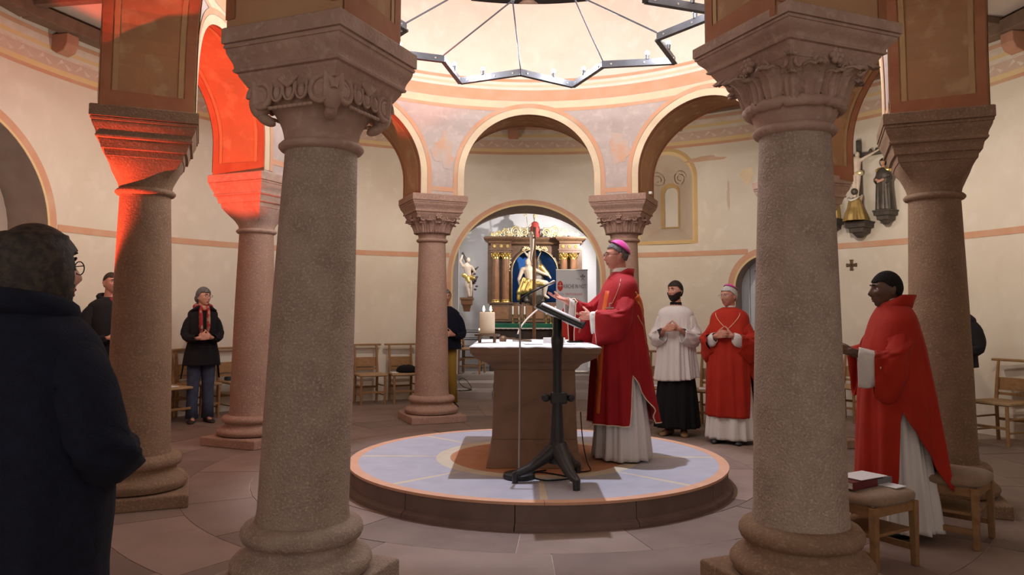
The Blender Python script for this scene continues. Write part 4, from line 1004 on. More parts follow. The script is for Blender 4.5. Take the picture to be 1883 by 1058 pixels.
# ------------------------------------------------------------------ stools
def stool(loc,rz,label):
    t=thing('stool',label,'stool',loc,rz,'upholstered wooden stools'); h=.19
    for sx in(-1,1):
        for sy in(-1,1):
            m=MB(); m.rectloft([(0,.017),(.36,.021)],(sx*h*.96,sy*h*.96)); m.build('leg',X['wood'],t,local=True,bevel=.004)
    for s in(-1,1):
        m=MB(); m.box((0,s*h*.96,.335),(.34,.02,.055)); m.build('apron',X['wood'],t,local=True,bevel=.003)
        m=MB(); m.box((s*h*.96,0,.335),(.02,.34,.055)); m.build('apron',X['wood'],t,local=True,bevel=.003)
        m=MB(); m.box((s*h*.96,0,.10),(.02,.34,.035)); m.build('stretcher',X['wood'],t,local=True,bevel=.003)
    m=MB(); m.box((0,0,.20),(.35,.34,.018)); m.build('shelf',X['wood'],t,local=True,bevel=.003)
    m=MB(); rs=[]
    for z,s,pw in((.362,.95,4),(.375,1.03,5),(.395,1.04,5),(.412,1.0,5),(.424,.9,4.5),(.431,.65,4),(.434,.3,3)):
        ring=[]
        for i in range(48):
            a=2*PI*i/48; c,sn=math.cos(a),math.sin(a); q=.212*s/((abs(c)**pw+abs(sn)**pw)**(1/pw)); ring.append((q*c,q*sn,z))
        rs.append(ring)
    m.loft(rs); m.build('seat_cushion',X['uphol'],t,local=True,smooth=60); return t
s1=stool((1.80,-2.57,0),R(31),'upholstered wooden stool holding books, nearest the camera at right')
s2=stool((2.56,-2.10,0),R(46),'empty upholstered wooden stool behind the priest')
def book(c,size,rz,cover,label):
    t=thing('book',label,'book',c,rz); L,Wd,h=size
    for z in(.002,h-.002):
        m=MB(); m.box((0,0,z),(L,Wd,.004)); m.build('cover',X[cover],t,local=True,bevel=.001)
    m=MB(); m.box((-L/2+.003,0,h/2),(.006,Wd,h)); m.build('spine',X[cover],t,local=True,bevel=.002)
    m=MB(); m.box((.004,0,h/2),(L-.014,Wd-.008,h-.008)); m.build('page_block',X['pages'],t,local=True)
    return t
book((1.725,-2.62,.434),(.15,.215,.042),R(31+90),'bookred','thick maroon book on the stool nearest the camera')
book((1.865,-2.53,.432),(.13,.20,.036),R(31+90),'bookgr','grey book beside the maroon book on the nearest stool')
m=MB(); m.box((1.79,-2.575,.482),(.24,.16,.003),R(31),); tag(m.build('paper_sheet',X['paper'],loc=(1.79,-2.575,.478)),'white paper sheet lying across the two books on the stool','paper')
sheet('paper_sheet',Vector((1.93,-2.60,.434)),(.10,.15),R(31),'white folded sheet on the stool beside the grey book',h=.004)
# ------------------------------------------------------------------ apse furniture: high altar and retable
XC=.21
ha=thing('high_altar','dark altar table with green cloth under the retable in the apse','altar',(XC,7.75,.30))
m=MB(); m.box((XC,7.85,.72),(1.76,.72,.84)); m.build('table_body',X['antep'],ha,bevel=.01)
m=MB(); m.box((XC,7.83,1.165),(1.86,.80,.05)); m.build('table_top',X['retwood'],ha,bevel=.008)
for i in range(3): 
    m=MB(); m.box((XC-.58+.58*i,7.485,.74),(.50,.02,.62)); m.build('front_panel',X['antep'],ha,bevel=.008)
m=MB(); m.box((XC,7.83,1.196),(1.90,.84,.012)); m.box((XC,7.405,1.16),(1.90,.012,.085)); tag(m.build('green_altar_cloth',X['green'],loc=(XC,7.8,1.19),bevel=.003),'dark green cloth with a lace edge covering the altar table in the apse','cloth')
m=MB(); rw=[]
for i in range(80): rw.append([(XC-.95+1.9*i/79,7.395,1.125),(XC-.95+1.9*i/79,7.395,1.108-.008*abs(math.sin(i*.8)))])
m.loft(rw,caps=False,closed=False); m.build('lace_edge',X['lace'],bpy.data.objects['green_altar_cloth'],solid=.004)
rt=thing('altar_retable','carved brown and gilt altarpiece with a blue arched niche in the apse','retable',(XC,8.15,1.20))
YF=8.06
m=MB(); m.box((XC,8.28,1.42),(1.80,.36,.40)); m.build('predella',X['retwood'],rt,bevel=.006)
for i,x in enumerate((-.42,0,.42)):
    m=MB(); m.box((XC+x,8.095,1.42),(.36,.02,.26)); m.build('predella_panel',X['retcol'],rt,bevel=.008)
m=MB(); nw,nh,zt=.46,2.23,2.69
out=[(XC-.62,1.62),(XC-.62,2.62),(XC+.62,2.62),(XC+.62,1.62)]
# back board with arched opening built from strips
A=[];B=[]; n=28
for i in range(n+1):
    a=PI-PI*i/n; A.append((XC+nw*math.cos(a),nh+nw*math.sin(a))); 
    B.append((XC+.95*math.cos(a)/max(abs(math.cos(a)),abs(math.sin(a))) if 1 else 0,nh+.60*math.sin(a)/max(abs(math.cos(a)),abs(math.sin(a)))))
fr=[]
for y in(8.12,8.20):
    fr.append(y)
for i in range(n):
    m.add([(A[i][0],8.12,A[i][1]),(A[i+1][0],8.12,A[i+1][1]),(B[i+1][0],8.12,B[i+1][1]),(B[i][0],8.12,B[i][1])],[(0,1,2,3)])
    m.add([(A[i][0],8.12,A[i][1]),(A[i+1][0],8.12,A[i+1][1]),(A[i+1][0],8.45,A[i+1][1]),(A[i][0],8.45,A[i][1])],[(0,1,2,3)])
for sg in(-1,1):
    m.add([(XC+sg*nw,8.12,1.60),(XC+sg*.95,8.12,1.60),(XC+sg*.95,8.12,nh),(XC+sg*nw,8.12,nh)],[(0,1,2,3)])
    m.add([(XC+sg*nw,8.12,1.60),(XC+sg*nw,8.45,1.60),(XC+sg*nw,8.45,nh),(XC+sg*nw,8.12,nh)],[(0,1,2,3)])
    m.add([(XC+sg*.95,8.12,1.60),(XC+sg*.95,8.45,1.60),(XC+sg*.95,8.45,2.83),(XC+sg*.95,8.12,2.83)],[(0,1,2,3)])
m.build('back_board',X['retwood'],rt)
m=MB(); m.box((XC,8.47,2.15),(1.0,.02,1.15)); m.build('niche_back',X['blue'],rt)
for sg in(-1,1):
    m=MB(); m.add([(XC+sg*(nw-.003),8.14,1.60),(XC+sg*(nw-.003),8.46,1.60),(XC+sg*(nw-.003),8.46,nh),(XC+sg*(nw-.003),8.14,nh)],[(0,1,2,3)]); m.build('niche_side',X['blue'],rt)
m=MB(); m.box((XC,8.30,1.61),(.94,.34,.02)); m.build('niche_floor',X['blue'],rt)
m=MB(); pth=[(XC-nw-.02,8.10,1.60),(XC-nw-.02,8.10,nh)]+[(XC+(nw+.02)*math.cos(PI-PI*i/30),8.10,nh+(nw+.02)*math.sin(PI-PI*i/30)) for i in range(1,30)]+[(XC+nw+.02,8.10,nh),(XC+nw+.02,8.10,1.60)]
m.tube(pth,.026,8); m.build('niche_frame',X['retwood'],rt,smooth=180)
m=MB(); m.tube([(p[0]+(XC-p[0])*.045,8.085,p[2]+(nh-p[2])*.045 if p[2]>nh else p[2]) for p in pth],.008,6); m.build('gilt_bead',X['goldp'],rt,smooth=180)
CX=(-.78,-.585,.575,.765)
for sg in(-1,1):
    m=MB(); m.box((XC+sg*.68,8.04,1.41),(.44,.30,.36)); pb=m.build('pedestal',X['retwood'],rt,bevel=.008)
    m=MB(); m.box((XC+sg*.68,8.035,1.60),(.48,.33,.03)); m.build('pedestal_cornice',X['retwood'],pb,bevel=.006)
    m=MB(); m.box((XC+sg*.68,7.885,1.40),(.32,.012,.24)); m.build('pedestal_panel',X['retcol'],pb,bevel=.006)
    m=MB(); m.rectloft([(2.60,.21,.14),(2.645,.21,.14),(2.65,.225,.15),(2.675,.225,.15),(2.68,.205,.135),(2.78,.205,.135)],(XC+sg*.68,8.04)); m.build('entablature_block',X['retwood'],rt)
    for dx in(-.13,0,.13):
        m=MB(); c=(XC+sg*.68+dx,7.90,2.73)
        for q in range(7): a=q*PI*2/7; m.ell((c[0]+.022*math.cos(a),c[1],c[2]+.022*math.sin(a)),(.014,.010,.014),6,4)
        m.ell(c,(.014,.016,.014),6,4); m.build('frieze_rosette',X['gold'],rt,smooth=180)
for x in CX:
    c=(XC+x,8.0,0)
    m=MB(); m.lathe([(.09,1.615),(.09,1.635),(.078,1.645),(.085,1.66),(.075,1.675)],24,c); m.build('column_base',X['gold'],rt,smooth=50)
    m=MB(); m.lathe([(.072,1.675),(.074,1.9),(.066,2.47)],24,c); m.build('column_shaft',X['retcol'],rt,smooth=60)
    m=MB(); m.lathe([(.062,2.47),(.066,2.48),(.066,2.49),(.060,2.50),(.072,2.56),(.09,2.585),(.09,2.605)],24,c)
    for k_ in range(8):
        a=k_*PI/4+.2; m.caps((c[0]+.062*math.cos(a),c[1]+.062*math.sin(a),2.50),(c[0]+.085*math.cos(a),c[1]+.085*math.sin(a),2.545),.012,.016,6)
        a+=PI/8; m.caps((c[0]+.066*math.cos(a),c[1]+.066*math.sin(a),2.53),(c[0]+.097*math.cos(a),c[1]+.097*math.sin(a),2.585),.011,.014,6)
    m.build('column_capital',X['gold'],rt,smooth=60)
m=MB(); 
prof=[(2.78,0),(2.80,.02),(2.83,.025),(2.85,.06),(2.875,.09),(2.885,.095),(2.915,.10)]
m.rectloft([(z,.93+d,.16+d) for z,d in prof],(XC,8.20)); m.build('cornice',X['retwood'],rt)
for sg in(-1,1):
    m=MB(); m.rectloft([(z,.20+d,.14+d) for z,d in prof],(XC+sg*.70,8.04)); m.build('cornice_return',X['retwood'],rt)
    # gilt scrollwork on top
    for cx,cz,r_,tn,sp in((.22,3.02,.085,1.9,1),(.40,3.045,.10,2.0,-1),(.58,3.02,.075,1.8,1),(.73,2.985,.055,1.7,-1),(.84,2.965,.04,1.6,1),(.31,2.965,.045,1.5,-1),(.49,2.96,.04,1.5,1)):
        m=MB(); p,r=spiral((XC+sg*cx,8.02,cz),(1,0,0),(0,0,1),r_,tn,.020,sg*sp); m.tube(p,r,8)
        for q in range(6):
            a=q*1.05+cx*9; m.ell((XC+sg*cx+r_*1.05*math.cos(a),8.02,cz+r_*1.0*math.sin(a)),(.030,.018,.014),8,5,Matrix.Rotation(-a,3,'Y'))
        m.build('gilt_scroll',X['goldp'],rt,smooth=180)
    rn=random.Random(3)
    for q in range(16):   # spandrel foliage
        u=q/15; a=R(40+52*u); rr=.535+.07*rn.random(); x=XC+sg*rr*math.cos(a*.98); z=nh-.02+rr*math.sin(a*.98)*.88
        if u<.5: x=XC+sg*(.50+.05*rn.random()); z=nh+.02+u*.62
        m=MB(); 
        for f_ in range(4): b=f_*PI/2+rn.random(); m.ell((x+.018*math.cos(b),8.085,z+.018*math.sin(b)),(.022,.014,.012),7,5,Matrix.Rotation(b,3,'Y'))
        m.build('gilt_foliage',X['goldp'],rt,smooth=180)
# six altar candlesticks
for i,x in enumerate((-.23,-.11,0.0,.42,.51,.60)):
    t=thing('altar_candlestick','brass candlestick with white candle on the apse altar, '+['first','second','third','fourth','fifth','sixth'][i]+' from the left','candlestick',(x,7.72,1.202),0,'candlesticks on the apse altar')
    m=MB(); m.lathe([(.035,0),(.036,.008),(.012,.02),(.008,.06),(.014,.075),(.007,.09),(.007,.15),(.024,.17),(.010,.178),(.010,.185)],14); m.build('stick',X['brass'],t,local=True,smooth=50)
    m=MB(); m.lathe([(.0155,.18),(.0155,.335),(.004,.338)],14); m.build('candle',X['candlew'],t,local=True,smooth=40)
# ------------------------------------------------------------------ statues
def mini(m,joints):
    for a,b,ra,rb in joints: m.caps(a,b,ra,rb,10)
def shead(m,c,s,yaw=0,pitch=0): h=head_mesh(0,36,28); h.xf(headM(Vector(c),yaw,pitch,0,s)); m.add(h.v,h.f)
# pieta in the niche
t=thing('pieta_sculpture','painted sculpture of a pale figure lying across a robed lap in the blue niche','sculpture',(XC,8.22,1.62))
m=MB(); s=.62; o=Vector((.03,8.16,1.62))
def q(x,y,z): return (o.x+x,o.y+y,o.z+z)
shead(m,q(.04,-.03,.80),.72,R(160),R(-12))
mini(m,[(q(.04,.0,.74),q(.05,.02,.68),.045,.05),(q(.05,.02,.66),q(.10,.0,.42),.105,.085),(q(-.06,.0,.66),q(.16,.0,.66),.055,.055),
 (q(-.07,0,.66),q(-.14,-.05,.46),.045,.036),(q(-.14,-.05,.46),q(-.10,-.08,.27),.034,.026),(q(-.10,-.08,.27),q(-.10,-.09,.20),.026,.016),
 (q(.17,0,.66),q(.30,-.04,.60),.042,.034),(q(.30,-.04,.60),q(.46,-.06,.54),.032,.026),(q(.46,-.06,.54),q(.50,-.07,.48),.026,.016),
 (q(.10,-.02,.42),q(.40,-.10,.38),.085,.06),(q(.40,-.10,.38),q(.37,-.06,.14),.055,.036),(q(.37,-.06,.14),q(.45,-.12,.09),.034,.024),
 (q(.08,-.02,.42),q(.30,-.06,.34),.085,.06)])
remeshed(m,'pale_body',X['ivory'],t,.012,world=True)
m=MB(); shead(m,q(.24,.10,.86),.70,R(170),R(-5)); mini(m,[(q(.24,.12,.78),q(.22,.12,.50),.10,.15),(q(.20,.12,.5),q(.20,.05,.1),.20,.22),(q(.12,.1,.70),q(.02,.04,.60),.06,.045),(q(.34,.1,.70),q(.42,.02,.56),.06,.045)]); remeshed(m,'robed_figure',X['polyb'],t,.014,world=True)
m=MB(); rn=random.Random(5)
for i in range(26):
    u=i/25; a=q(-.06+.32*u+.02*rn.random(),-.10-.03*rn.random(),.44-.10*u+.05*rn.random()); b=q(-.15+.42*u,-.10-.03*rn.random(),.14+.18*u+.08*rn.random()); m.caps(a,b,.028,.040,8)
m.caps(q(-.06,-.1,.42),q(.36,-.12,.36),.045,.04,8); m.caps(q(-.14,-.08,.22),q(-.15,-.1,.06),.05,.035); m.caps(q(.30,.06,.72),q(.44,.04,.56),.07,.055); remeshed(m,'gilt_drapery',X['gold'],t,.012,1,world=True)
m=MB(); m.caps(q(.0,.02,.1),q(.35,.0,.08),.10,.09); 
for i in range(8): m.ell(q(.0+.05*i,-.06+.02*(i%2),.03),(.05,.05,.05),8,6)
remeshed(m,'rocky_base',X['polyb'],t,.014,1,world=True)
m=MB(); c=Vector(q(.30,.02,1.0)); m.tube([c+Vector((-.06,0,-.12)),c+Vector((.05,0,.12))],.010,6); m.tube([c+Vector((-.05,0,.04)),c+Vector((.10,0,.05))],.008,6)
for p_ in((.05,0,.12),(.10,0,.05)): m.ell(c+Vector(p_),(.014,.014,.014),8,6)
m.build('sword_hilt',X['goldp'],t,smooth=180)
m=MB(); a_=Vector(q(.07,0,.985)); 
shead(m,a_,.42,R(180)); m.caps(a_+Vector((0,0,-.06)),a_+Vector((.02,0,-.2)),.045,.05); m.caps(a_+Vector((-.02,0,-.06)),a_+Vector((-.1,0,.03)),.025,.02); remeshed(m,'cherub',X['ivory'],t,.012,world=True)
# bishop saint on top of the retable
t=thing('saint_statuette','small red-robed bishop saint with crozier on top of the retable','statue',(XC,8.15,2.915))
sg_=Garment([(.33,0,0,.03,.03),(.30,0,0,.07,.05),(.2,0,0,.09,.07),(.0,0,0,.085,.07)],k=7,amp=.01,seed=4); g=sg_.mesh(40,20); g.xf(Matrix.Translation((XC,8.1,2.915))); g.build('robe',X['polyr'],t,smooth=180,solid=.004)
m=MB(); shead(m,(XC,8.09,3.30),.42,PI); m.caps((XC,8.1,3.26),(XC,8.1,3.2),.025,.03); m.caps((XC-.07,8.09,3.18),(XC-.12,8.05,3.14),.025,.018); m.caps((XC+.07,8.09,3.18),(XC+.10,8.04,3.12),.025,.018); remeshed(m,'body',X['ivory'],t,.010,world=True)
m=MB(); m.loft([[(XC+r_*math.cos(a),8.09+r_*.6*math.sin(a),z) for a in[2*PI*i/12 for i in range(12)]] for z,r_ in((3.32,.035),(3.36,.045),(3.42,.022),(3.44,.004))]); m.build('mitre',X['goldp'],t,smooth=60)
m=MB(); m.tube([(XC-.13,8.04,2.93),(XC-.17,8.04,3.34)],.007,6); p,r=spiral((XC-.20,8.04,3.37),(1,0,0),(0,0,1),.035,1.4,.010,1); m.tube(p,r,6); m.build('crozier',X['goldp'],t,smooth=180)
# Saint on the left bracket
def bracket(t,c,w,h,d=.18,mt='statwood'):
    m=MB(); m.rectloft([(c[2]-h,w*.22,d*.22),(c[2]-h*.55,w*.32,d*.35),(c[2]-h*.5,w*.40,d*.42),(c[2]-h*.16,w*.44,d*.46),(c[2]-h*.15,w*.5,d*.5),(c[2],w*.5,d*.5)],(c[0],c[1])); return m.build('bracket',X[mt],t,bevel=.004)
t=thing('martyr_statue','painted martyr statue tied to a tree on a bracket left of the retable','statue',(-1.12,7.62,1.70))
bracket(t,(-1.12,7.62,1.70),.26,.27,.22)
m=MB(); o=Vector((-1.12,7.58,1.70)); q=lambda x,y,z:(o.x+x,o.y+y,o.z+z)
shead(m,q(.03,-.02,.72),.48,PI+.3,-.1); mini(m,[(q(.02,0,.67),q(.0,0,.62),.03,.035),(q(.0,0,.60),q(.03,0,.40),.075,.06),(q(.03,0,.40),q(.0,-.03,.22),.055,.04),(q(.0,-.03,.22),q(.04,.0,.03),.036,.026),(q(.04,0,.4),q(.08,0,.2),.05,.036),(q(.08,0,.2),q(.08,.02,.03),.034,.024),(q(-.07,0,.60),q(-.13,.02,.70),.032,.026),(q(-.13,.02,.70),q(-.09,.03,.82),.025,.018),(q(.08,0,.60),q(.15,.04,.50),.032,.026),(q(.15,.04,.50),q(.09,.08,.42),.025,.018)]); remeshed(m,'body',X['ivory'],t,.010,world=True)
m=MB(); mini(m,[(q(-.06,-.01,.43),q(.11,-.01,.38),.05,.05),(q(.0,-.03,.40),q(.04,-.05,.30),.05,.03)]); remeshed(m,'loincloth',X['gold'],t,.010,1,world=True)
m=MB(); m.tube([q(.06,.10,0),q(.08,.10,.3),q(.04,.1,.6),q(-.10,.08,.88)],[.05,.04,.035,.022],10); m.tube([q(.07,.1,.25),q(.16,.06,.32),q(.20,.03,.42)],[.03,.022,.012],8); m.tube([q(.08,.1,.5),q(.17,.06,.56),q(.22,.04,.60)],[.025,.018,.01],8)
for i in range(7): m.ell(q(.16+.03*math.sin(i*2),.04,.16+.06*i),(.03,.02,.02),8,5)
m.build('tree_trunk',X['polyb'],t,smooth=180)
# red-cloaked statue at the right jamb
t=thing('cloaked_statue','small statue in a red cloak on the apse wall behind the banner','statue',(1.50,7.5,1.66))
g=Garment([(.50,0,0,.035,.035),(.46,0,0,.09,.07),(.3,0,0,.10,.08),(.0,0,0,.115,.09)],k=7,amp=.012,seed=6).mesh(44,24); g.xf(Matrix.Translation((1.50,7.5,1.66))); g.build('cloak',X['polyr'],t,smooth=180,solid=.004)
m=MB(); shead(m,(1.50,7.49,2.24),.5,PI); m.caps((1.5,7.5,2.2),(1.5,7.5,2.1),.03,.05); remeshed(m,'body',X['ivory'],t,.012,world=True); bracket(t,(1.50,7.5,1.66),.22,.2,.2,'polyb')
# processional cross
t=thing('processional_cross','processional crucifix with painted figure on a tall brown pole before the retable','cross',(.16,6.75,.30))
m=MB(); m.lathe([(.15,.30),(.15,.32),(.04,.35),(.03,.40)],20,(.16,6.75,0)); m.build('base',X['bronze'],t,smooth=40)
m=MB(); m.tube([(.16,6.75,.33),(.16,6.75,2.72)],.032,12); m.build('pole',X['poleb'],t,smooth=60)
m=MB(); m.bar((.16,6.75,2.40),(.16,6.75,2.98),.06,.05,up=(0,1,0)); m.bar((.16,6.62,2.78),(.16,6.88,2.78),.03,.03); m.build('cross_beams',X['poleb'],t,bevel=.003)
m=MB(); mini(m,[((.12,6.73,2.80),(.115,6.73,2.55),.045,.035),((.115,6.73,2.55),(.10,6.72,2.40),.032,.024),((.10,6.72,2.40),(.125,6.73,2.28),.024,.016),((.12,6.73,2.78),(.14,6.60,2.86),.018,.012),((.12,6.73,2.78),(.14,6.87,2.86),.018,.012)]); shead(m,(.105,6.72,2.86),.38,R(120),-.2); remeshed(m,'corpus',X['ivory'],t,.010,world=True)
# votive rack
t=thing('votive_rack','black metal votive rack with small lights behind the chair in the apse','rack',(-1.0,7.35,.30))
for sx in(-.17,.17):
    for sy in(-.1,.1): 
        m=MB(); m.tube([(-1.0+sx,7.35+sy,.30),(-1.0+sx,7.35+sy,1.06)],.010,6); m.build('leg',X['blackm'],t)
for z in(.75,.90,1.04): 
    m=MB(); m.box((-1.0,7.35,z),(.42,.26,.012)); m.tube([(-1.21,7.22,z+.04),(-.79,7.22,z+.04)],.006,6); m.build('shelf',X['blackm'],t)
for i,(x,y) in enumerate(((-1.12,7.30),(-.86,7.28))):
    tt=thing('votive_light','small burning votive light, '+['left','right'][i]+' one on the black rack','candle',(x,y,1.046),0,'votive lights')
    m=MB(); m.lathe([(.02,0),(.022,.03),(.018,.032)],12); m.build('cup',X['candlew'],tt,local=True,smooth=40)
    m=MB(); m.lathe([(.001,.03),(.008,.04),(.006,.055),(.001,.068)],8); m.build('flame',X['flame'],tt,local=True,smooth=180)
t=thing('grasses_vase','small brass vase with dry stalks in front of the apse altar','vase',(-.02,7.2,.30))
m=MB(); m.lathe([(.05,.0),(.07,.10),(.05,.22),(.035,.30),(.045,.33)],18); m.build('vase',X['brass'],t,local=True,smooth=60)
for i in range(9):
    a=i*.7; m=MB(); m.tube([(0,0,.3),(.05*math.cos(a),.05*math.sin(a),.42),(.13*math.cos(a),.10*math.sin(a),.50)],[.004,.003,.002],5); m.build('stalk',X['goldp'],t,local=True)
# ------------------------------------------------------------------ roll-up banner
BX0,BX1,BY=.57,1.15,6.92
t=thing('rollup_banner','white roll-up banner reading KIRCHE IN NOT beside the bishop','banner',((BX0+BX1)/2,BY,.30))
m=MB(); m.box(((BX0+BX1)/2,BY,1.26),(BX1-BX0,.006,1.88)); m.build('panel',X['banner'],t)
m=MB(); m.box(((BX0+BX1)/2,BY,2.205),(BX1-BX0+.01,.025,.025)); m.build('top_rail',X['steel'],t,bevel=.004)
m=MB(); m.box(((BX0+BX1)/2,BY,.33),(BX1-BX0+.04,.10,.06)); m.build('base_case',X['steel'],t,bevel=.015)
m=MB(); m.tube([((BX0+BX1)/2,BY+.03,.33),((BX0+BX1)/2,BY+.03,2.2)],.008,6); m.build('support_pole',X['steel'],t)
def disc(cx,cz,rx,rz_,mt,name,y=BY-.0045,n=40,lo=None):
    m=MB(); m.add([(cx+rx*math.cos(2*PI*i/n),y,cz+rz_*math.sin(2*PI*i/n)) for i in range(n)],[tuple(range(n))]); return m.build(name,X[mt],t)
def text(s,x,z,size,mt,name='lettering',sx=1.0,align='LEFT',sp=1.0):
    cu=bpy.data.curves.new('t','FONT'); cu.body=s; cu.size=size; cu.extrude=.0006; cu.align_x=align; cu.space_character=sp
    o=bpy.data.objects.new('t',cu); C.objects.link(o); dg=bpy.context.evaluated_depsgraph_get(); me=bpy.data.meshes.new_from_object(o.evaluated_get(dg)); bpy.data.objects.remove(o)
    me.materials.clear(); me.materials.append(X[mt]); ob=bpy.data.objects.new(name,me); C.objects.link(ob)
    Mw=Matrix.Translation((x,BY-.006,z))@Matrix.Rotation(PI/2,4,'X')@Matrix.Diagonal((sx,1,1,1)); me.transform(wm(t).inverted()@Mw); ob.parent=t; return ob
disc(.645,1.905,.052,.095,'bred','logo_disc')
m=MB(); m.box((.645,BY-.006,1.91),(.09,.001,.008)); m.box((.645,BY-.006,1.93),(.008,.001,.09)); m.build('logo_cross',X['banner'],t)
text('KIRCHE IN NOT',.705,1.865,.105,'bblack',sx=.55); text('ACN',.60,1.735,.06,'bgrey',sx=.8,sp=1.2); text('DEUTSCHLAND',.74,1.735,.06,'bred',sx=.62,sp=1.25)
m=MB(); c=(1.06,2.06)
for sg in(-1,1):
    m.bar((c[0]-sg*.035,BY-.005,c[1]-.05),(c[0]+sg*.035,BY-.005,c[1]+.02),.010,.002,up=(0,1,0))
    m.add([(c[0]+sg*.035+.016*math.cos(a),BY-.0055,c[1]+.026+.016*math.sin(a)) for a in[2*PI*i/12 for i in range(12)]],[tuple(range(12))])
m.add([(c[0]+x,BY-.0055,c[1]+z) for x,z in((-.02,.012),(.02,.012),(.016,.055),(0,.07),(-.016,.055))],[(0,1,2,3,4)]); m.build('emblem',X['bgrey'],t)
m=MB(); m.box((.97,BY-.005,2.045),(.07,.001,.006)); m.box((.985,BY-.005,2.025),(.05,.001,.006)); m.build('emblem_caption',X['bgrey'],t)
disc(.86,1.20,.235,.40,'bred','red_emblem'); m=MB()
for x,z0,z1 in((.80,.95,1.38),(.92,.90,1.46)): m.box((x,BY-.006,(z0+z1)/2),(.016,.001,z1-z0))
m.box((.86,BY-.006,1.26),(.30,.001,.016)); m.build('red_emblem_cross',X['banner'],t)
# ------------------------------------------------------------------ crucifixion group on the right wall
def wallM(deg,r,z): 
    a=R(deg); return Matrix.Translation((r*math.cos(a),r*math.sin(a),z))@Matrix.Rotation(a+PI/2,4,'Z')   # local +Y points into the room
def wfig(name,label,deg,z,build,sc):
    M=wallM(deg,RW-.165*sc,z); t=thing(name,label,'statue',tuple(M.translation),R(deg)+PI/2,'crucifixion group'); build(t); t.scale=(sc,sc,sc); return t
def lbr(t,w,h,d,mt='polyb',dz=0):
    m=MB(); m.rectloft([(dz-h,.03,.03),(dz-h*.72,w*.22,d*.25),(dz-h*.68,w*.32,d*.36),(dz-h*.42,w*.34,d*.38),(dz-h*.38,w*.44,d*.46),(dz-h*.12,w*.46,d*.48),(dz-h*.1,w*.5,d*.5),(dz,w*.5,d*.5)],(0,-.02)); m.build('bracket',X[mt],t,local=True,bevel=.004)
def b_john(t):
    lbr(t,.30,.24,.28)
    g=Garment([(.70,0,0,.04,.04),(.67,0,0,.09,.07),(.60,0,0,.12,.09),(.40,0,.0,.115,.09),(.0,0,0,.13,.10)],k=8,amp=.014,seed=6); cloth(g.mesh(60,36),'robe','polyb',t)
    m=MB(); m.caps((-.08,.0,.66),(.08,.0,.66),.055,.055); m.caps((.08,-.02,.64),(.12,-.04,.45),.04,.03); remeshed(m,'gilt_collar',X['gold'],t,.010)
    m=MB(); shead(m,(0,.02,.79),.52,.25,-.15); m.caps((0,0,.73),(0,0,.66),.03,.035); m.caps((-.05,.10,.49),(.03,.12,.46),.025,.022); m.caps((.07,.10,.50),(.0,.12,.47),.025,.02); remeshed(m,'body',X['flesh2'],t,.008)
    m=head_mesh(.02,36,28,lambda x,y,z:not(y>.02 and z<.06)); m.xf(headM(Vector((0,.005,.785)),.25,-.15,0,.54)); m.build('hair',X['hairbr'],t,local=True,solid=.01); 
    for sx in(-1,1):
        b,rg=sleeve([((sx*.08,0,.62),.045,.03,.05),((sx*.125,.02,.52),.04,.03,.06),((sx*.06,.09,.49),.04,.03,.07)],18,.004,3); cloth(b,'robe_sleeve','polyb',t)
wfig('mourner_statue','dark robed standing statue with long hair on a bracket at the right of the crucifix',32.3,2.79,b_john,.81)
def b_cruc(t):
    lbr(t,.36,.26,.30)
    m=MB(); m.box((0,-.06,.72),(.07,.05,1.20)); m.build('upright',X['polyb'],t,local=True,bevel=.006)
    m=MB(); m.bar((-.38,-.06,1.07),(.38,-.06,1.07),.06,.06); 
    for x in(-.3,-.2,.2,.3): m.ell((x,-.05,1.11),(.03,.03,.04),8,5)
    m.build('crossbeam',X['polyb'],t,local=True,bevel=.008)
    m=MB(); shead(m,(-.04,.06,1.06),.45,.3,-.3); mini(m,[((0,.02,1.0),(-.02,.04,1.04),.03,.03),((0,.02,.98),(0,.02,.80),.075,.055),((0,.02,.80),(0,.02,.74),.055,.06),((-.03,.03,.74),(-.035,.06,.56),.045,.034),((-.035,.06,.56),(-.005,.03,.36),.032,.02),((.03,.03,.74),(.035,.06,.56),.045,.034),((.035,.06,.56),(.01,.035,.36),.032,.02),((-.07,.01,.98),(-.20,-.01,1.04),.028,.022),((-.20,-.01,1.04),(-.34,-.02,1.10),.022,.015),((.07,.01,.98),(.20,-.01,1.04),.028,.022),((.20,-.01,1.04),(.34,-.02,1.10),.022,.015),((0,.03,.36),(0,.06,.30),.02,.014)]); remeshed(m,'corpus',X['ivory'],t,.008)
    m=MB(); mini(m,[((-.06,.03,.77),(.06,.03,.76),.05,.05),((.07,.03,.76),(.10,.03,.66),.03,.018)]); remeshed(m,'loincloth',X['goldp'],t,.008)
wfig('wall_crucifix','carved crucifix with pale painted figure on the right wall',36.05,2.67,b_cruc,.86)
def b_mag(t):
    g=Garment([(.36,0,.12,.04,.04),(.32,0,.12,.09,.07),(.2,0,.12,.12,.09),(.1,0,.13,.15,.12),(.0,0,.13,.18,.14)],k=8,amp=.014,seed=16); cloth(g.mesh(60,30),'robe','goldd',t)
    m=MB(); shead(m,(0,.12,.44),.46,PI-.3,.3); m.caps((0,.12,.38),(0,.12,.34),.03,.035); m.caps((-.07,.10,.30),(-.05,.0,.40),.028,.02); m.caps((.07,.10,.30),(.05,.0,.40),.028,.02); remeshed(m,'body',X['ivory'],t,.008)
    m=MB(); m.ell((0,.13,.455),(.05,.05,.055),14,10); m.build('headscarf',X['polyb'],t,local=True,smooth=180)
    m=MB(); m.tube([(-.09,.14,.37),(-.05,.19,.33),(.0,.205,.315),(.05,.19,.33),(.09,.14,.37)],[.02,.035,.038,.035,.02],8,flat=.5); m.build('white_collar',X['lace'],t,local=True,smooth=180)
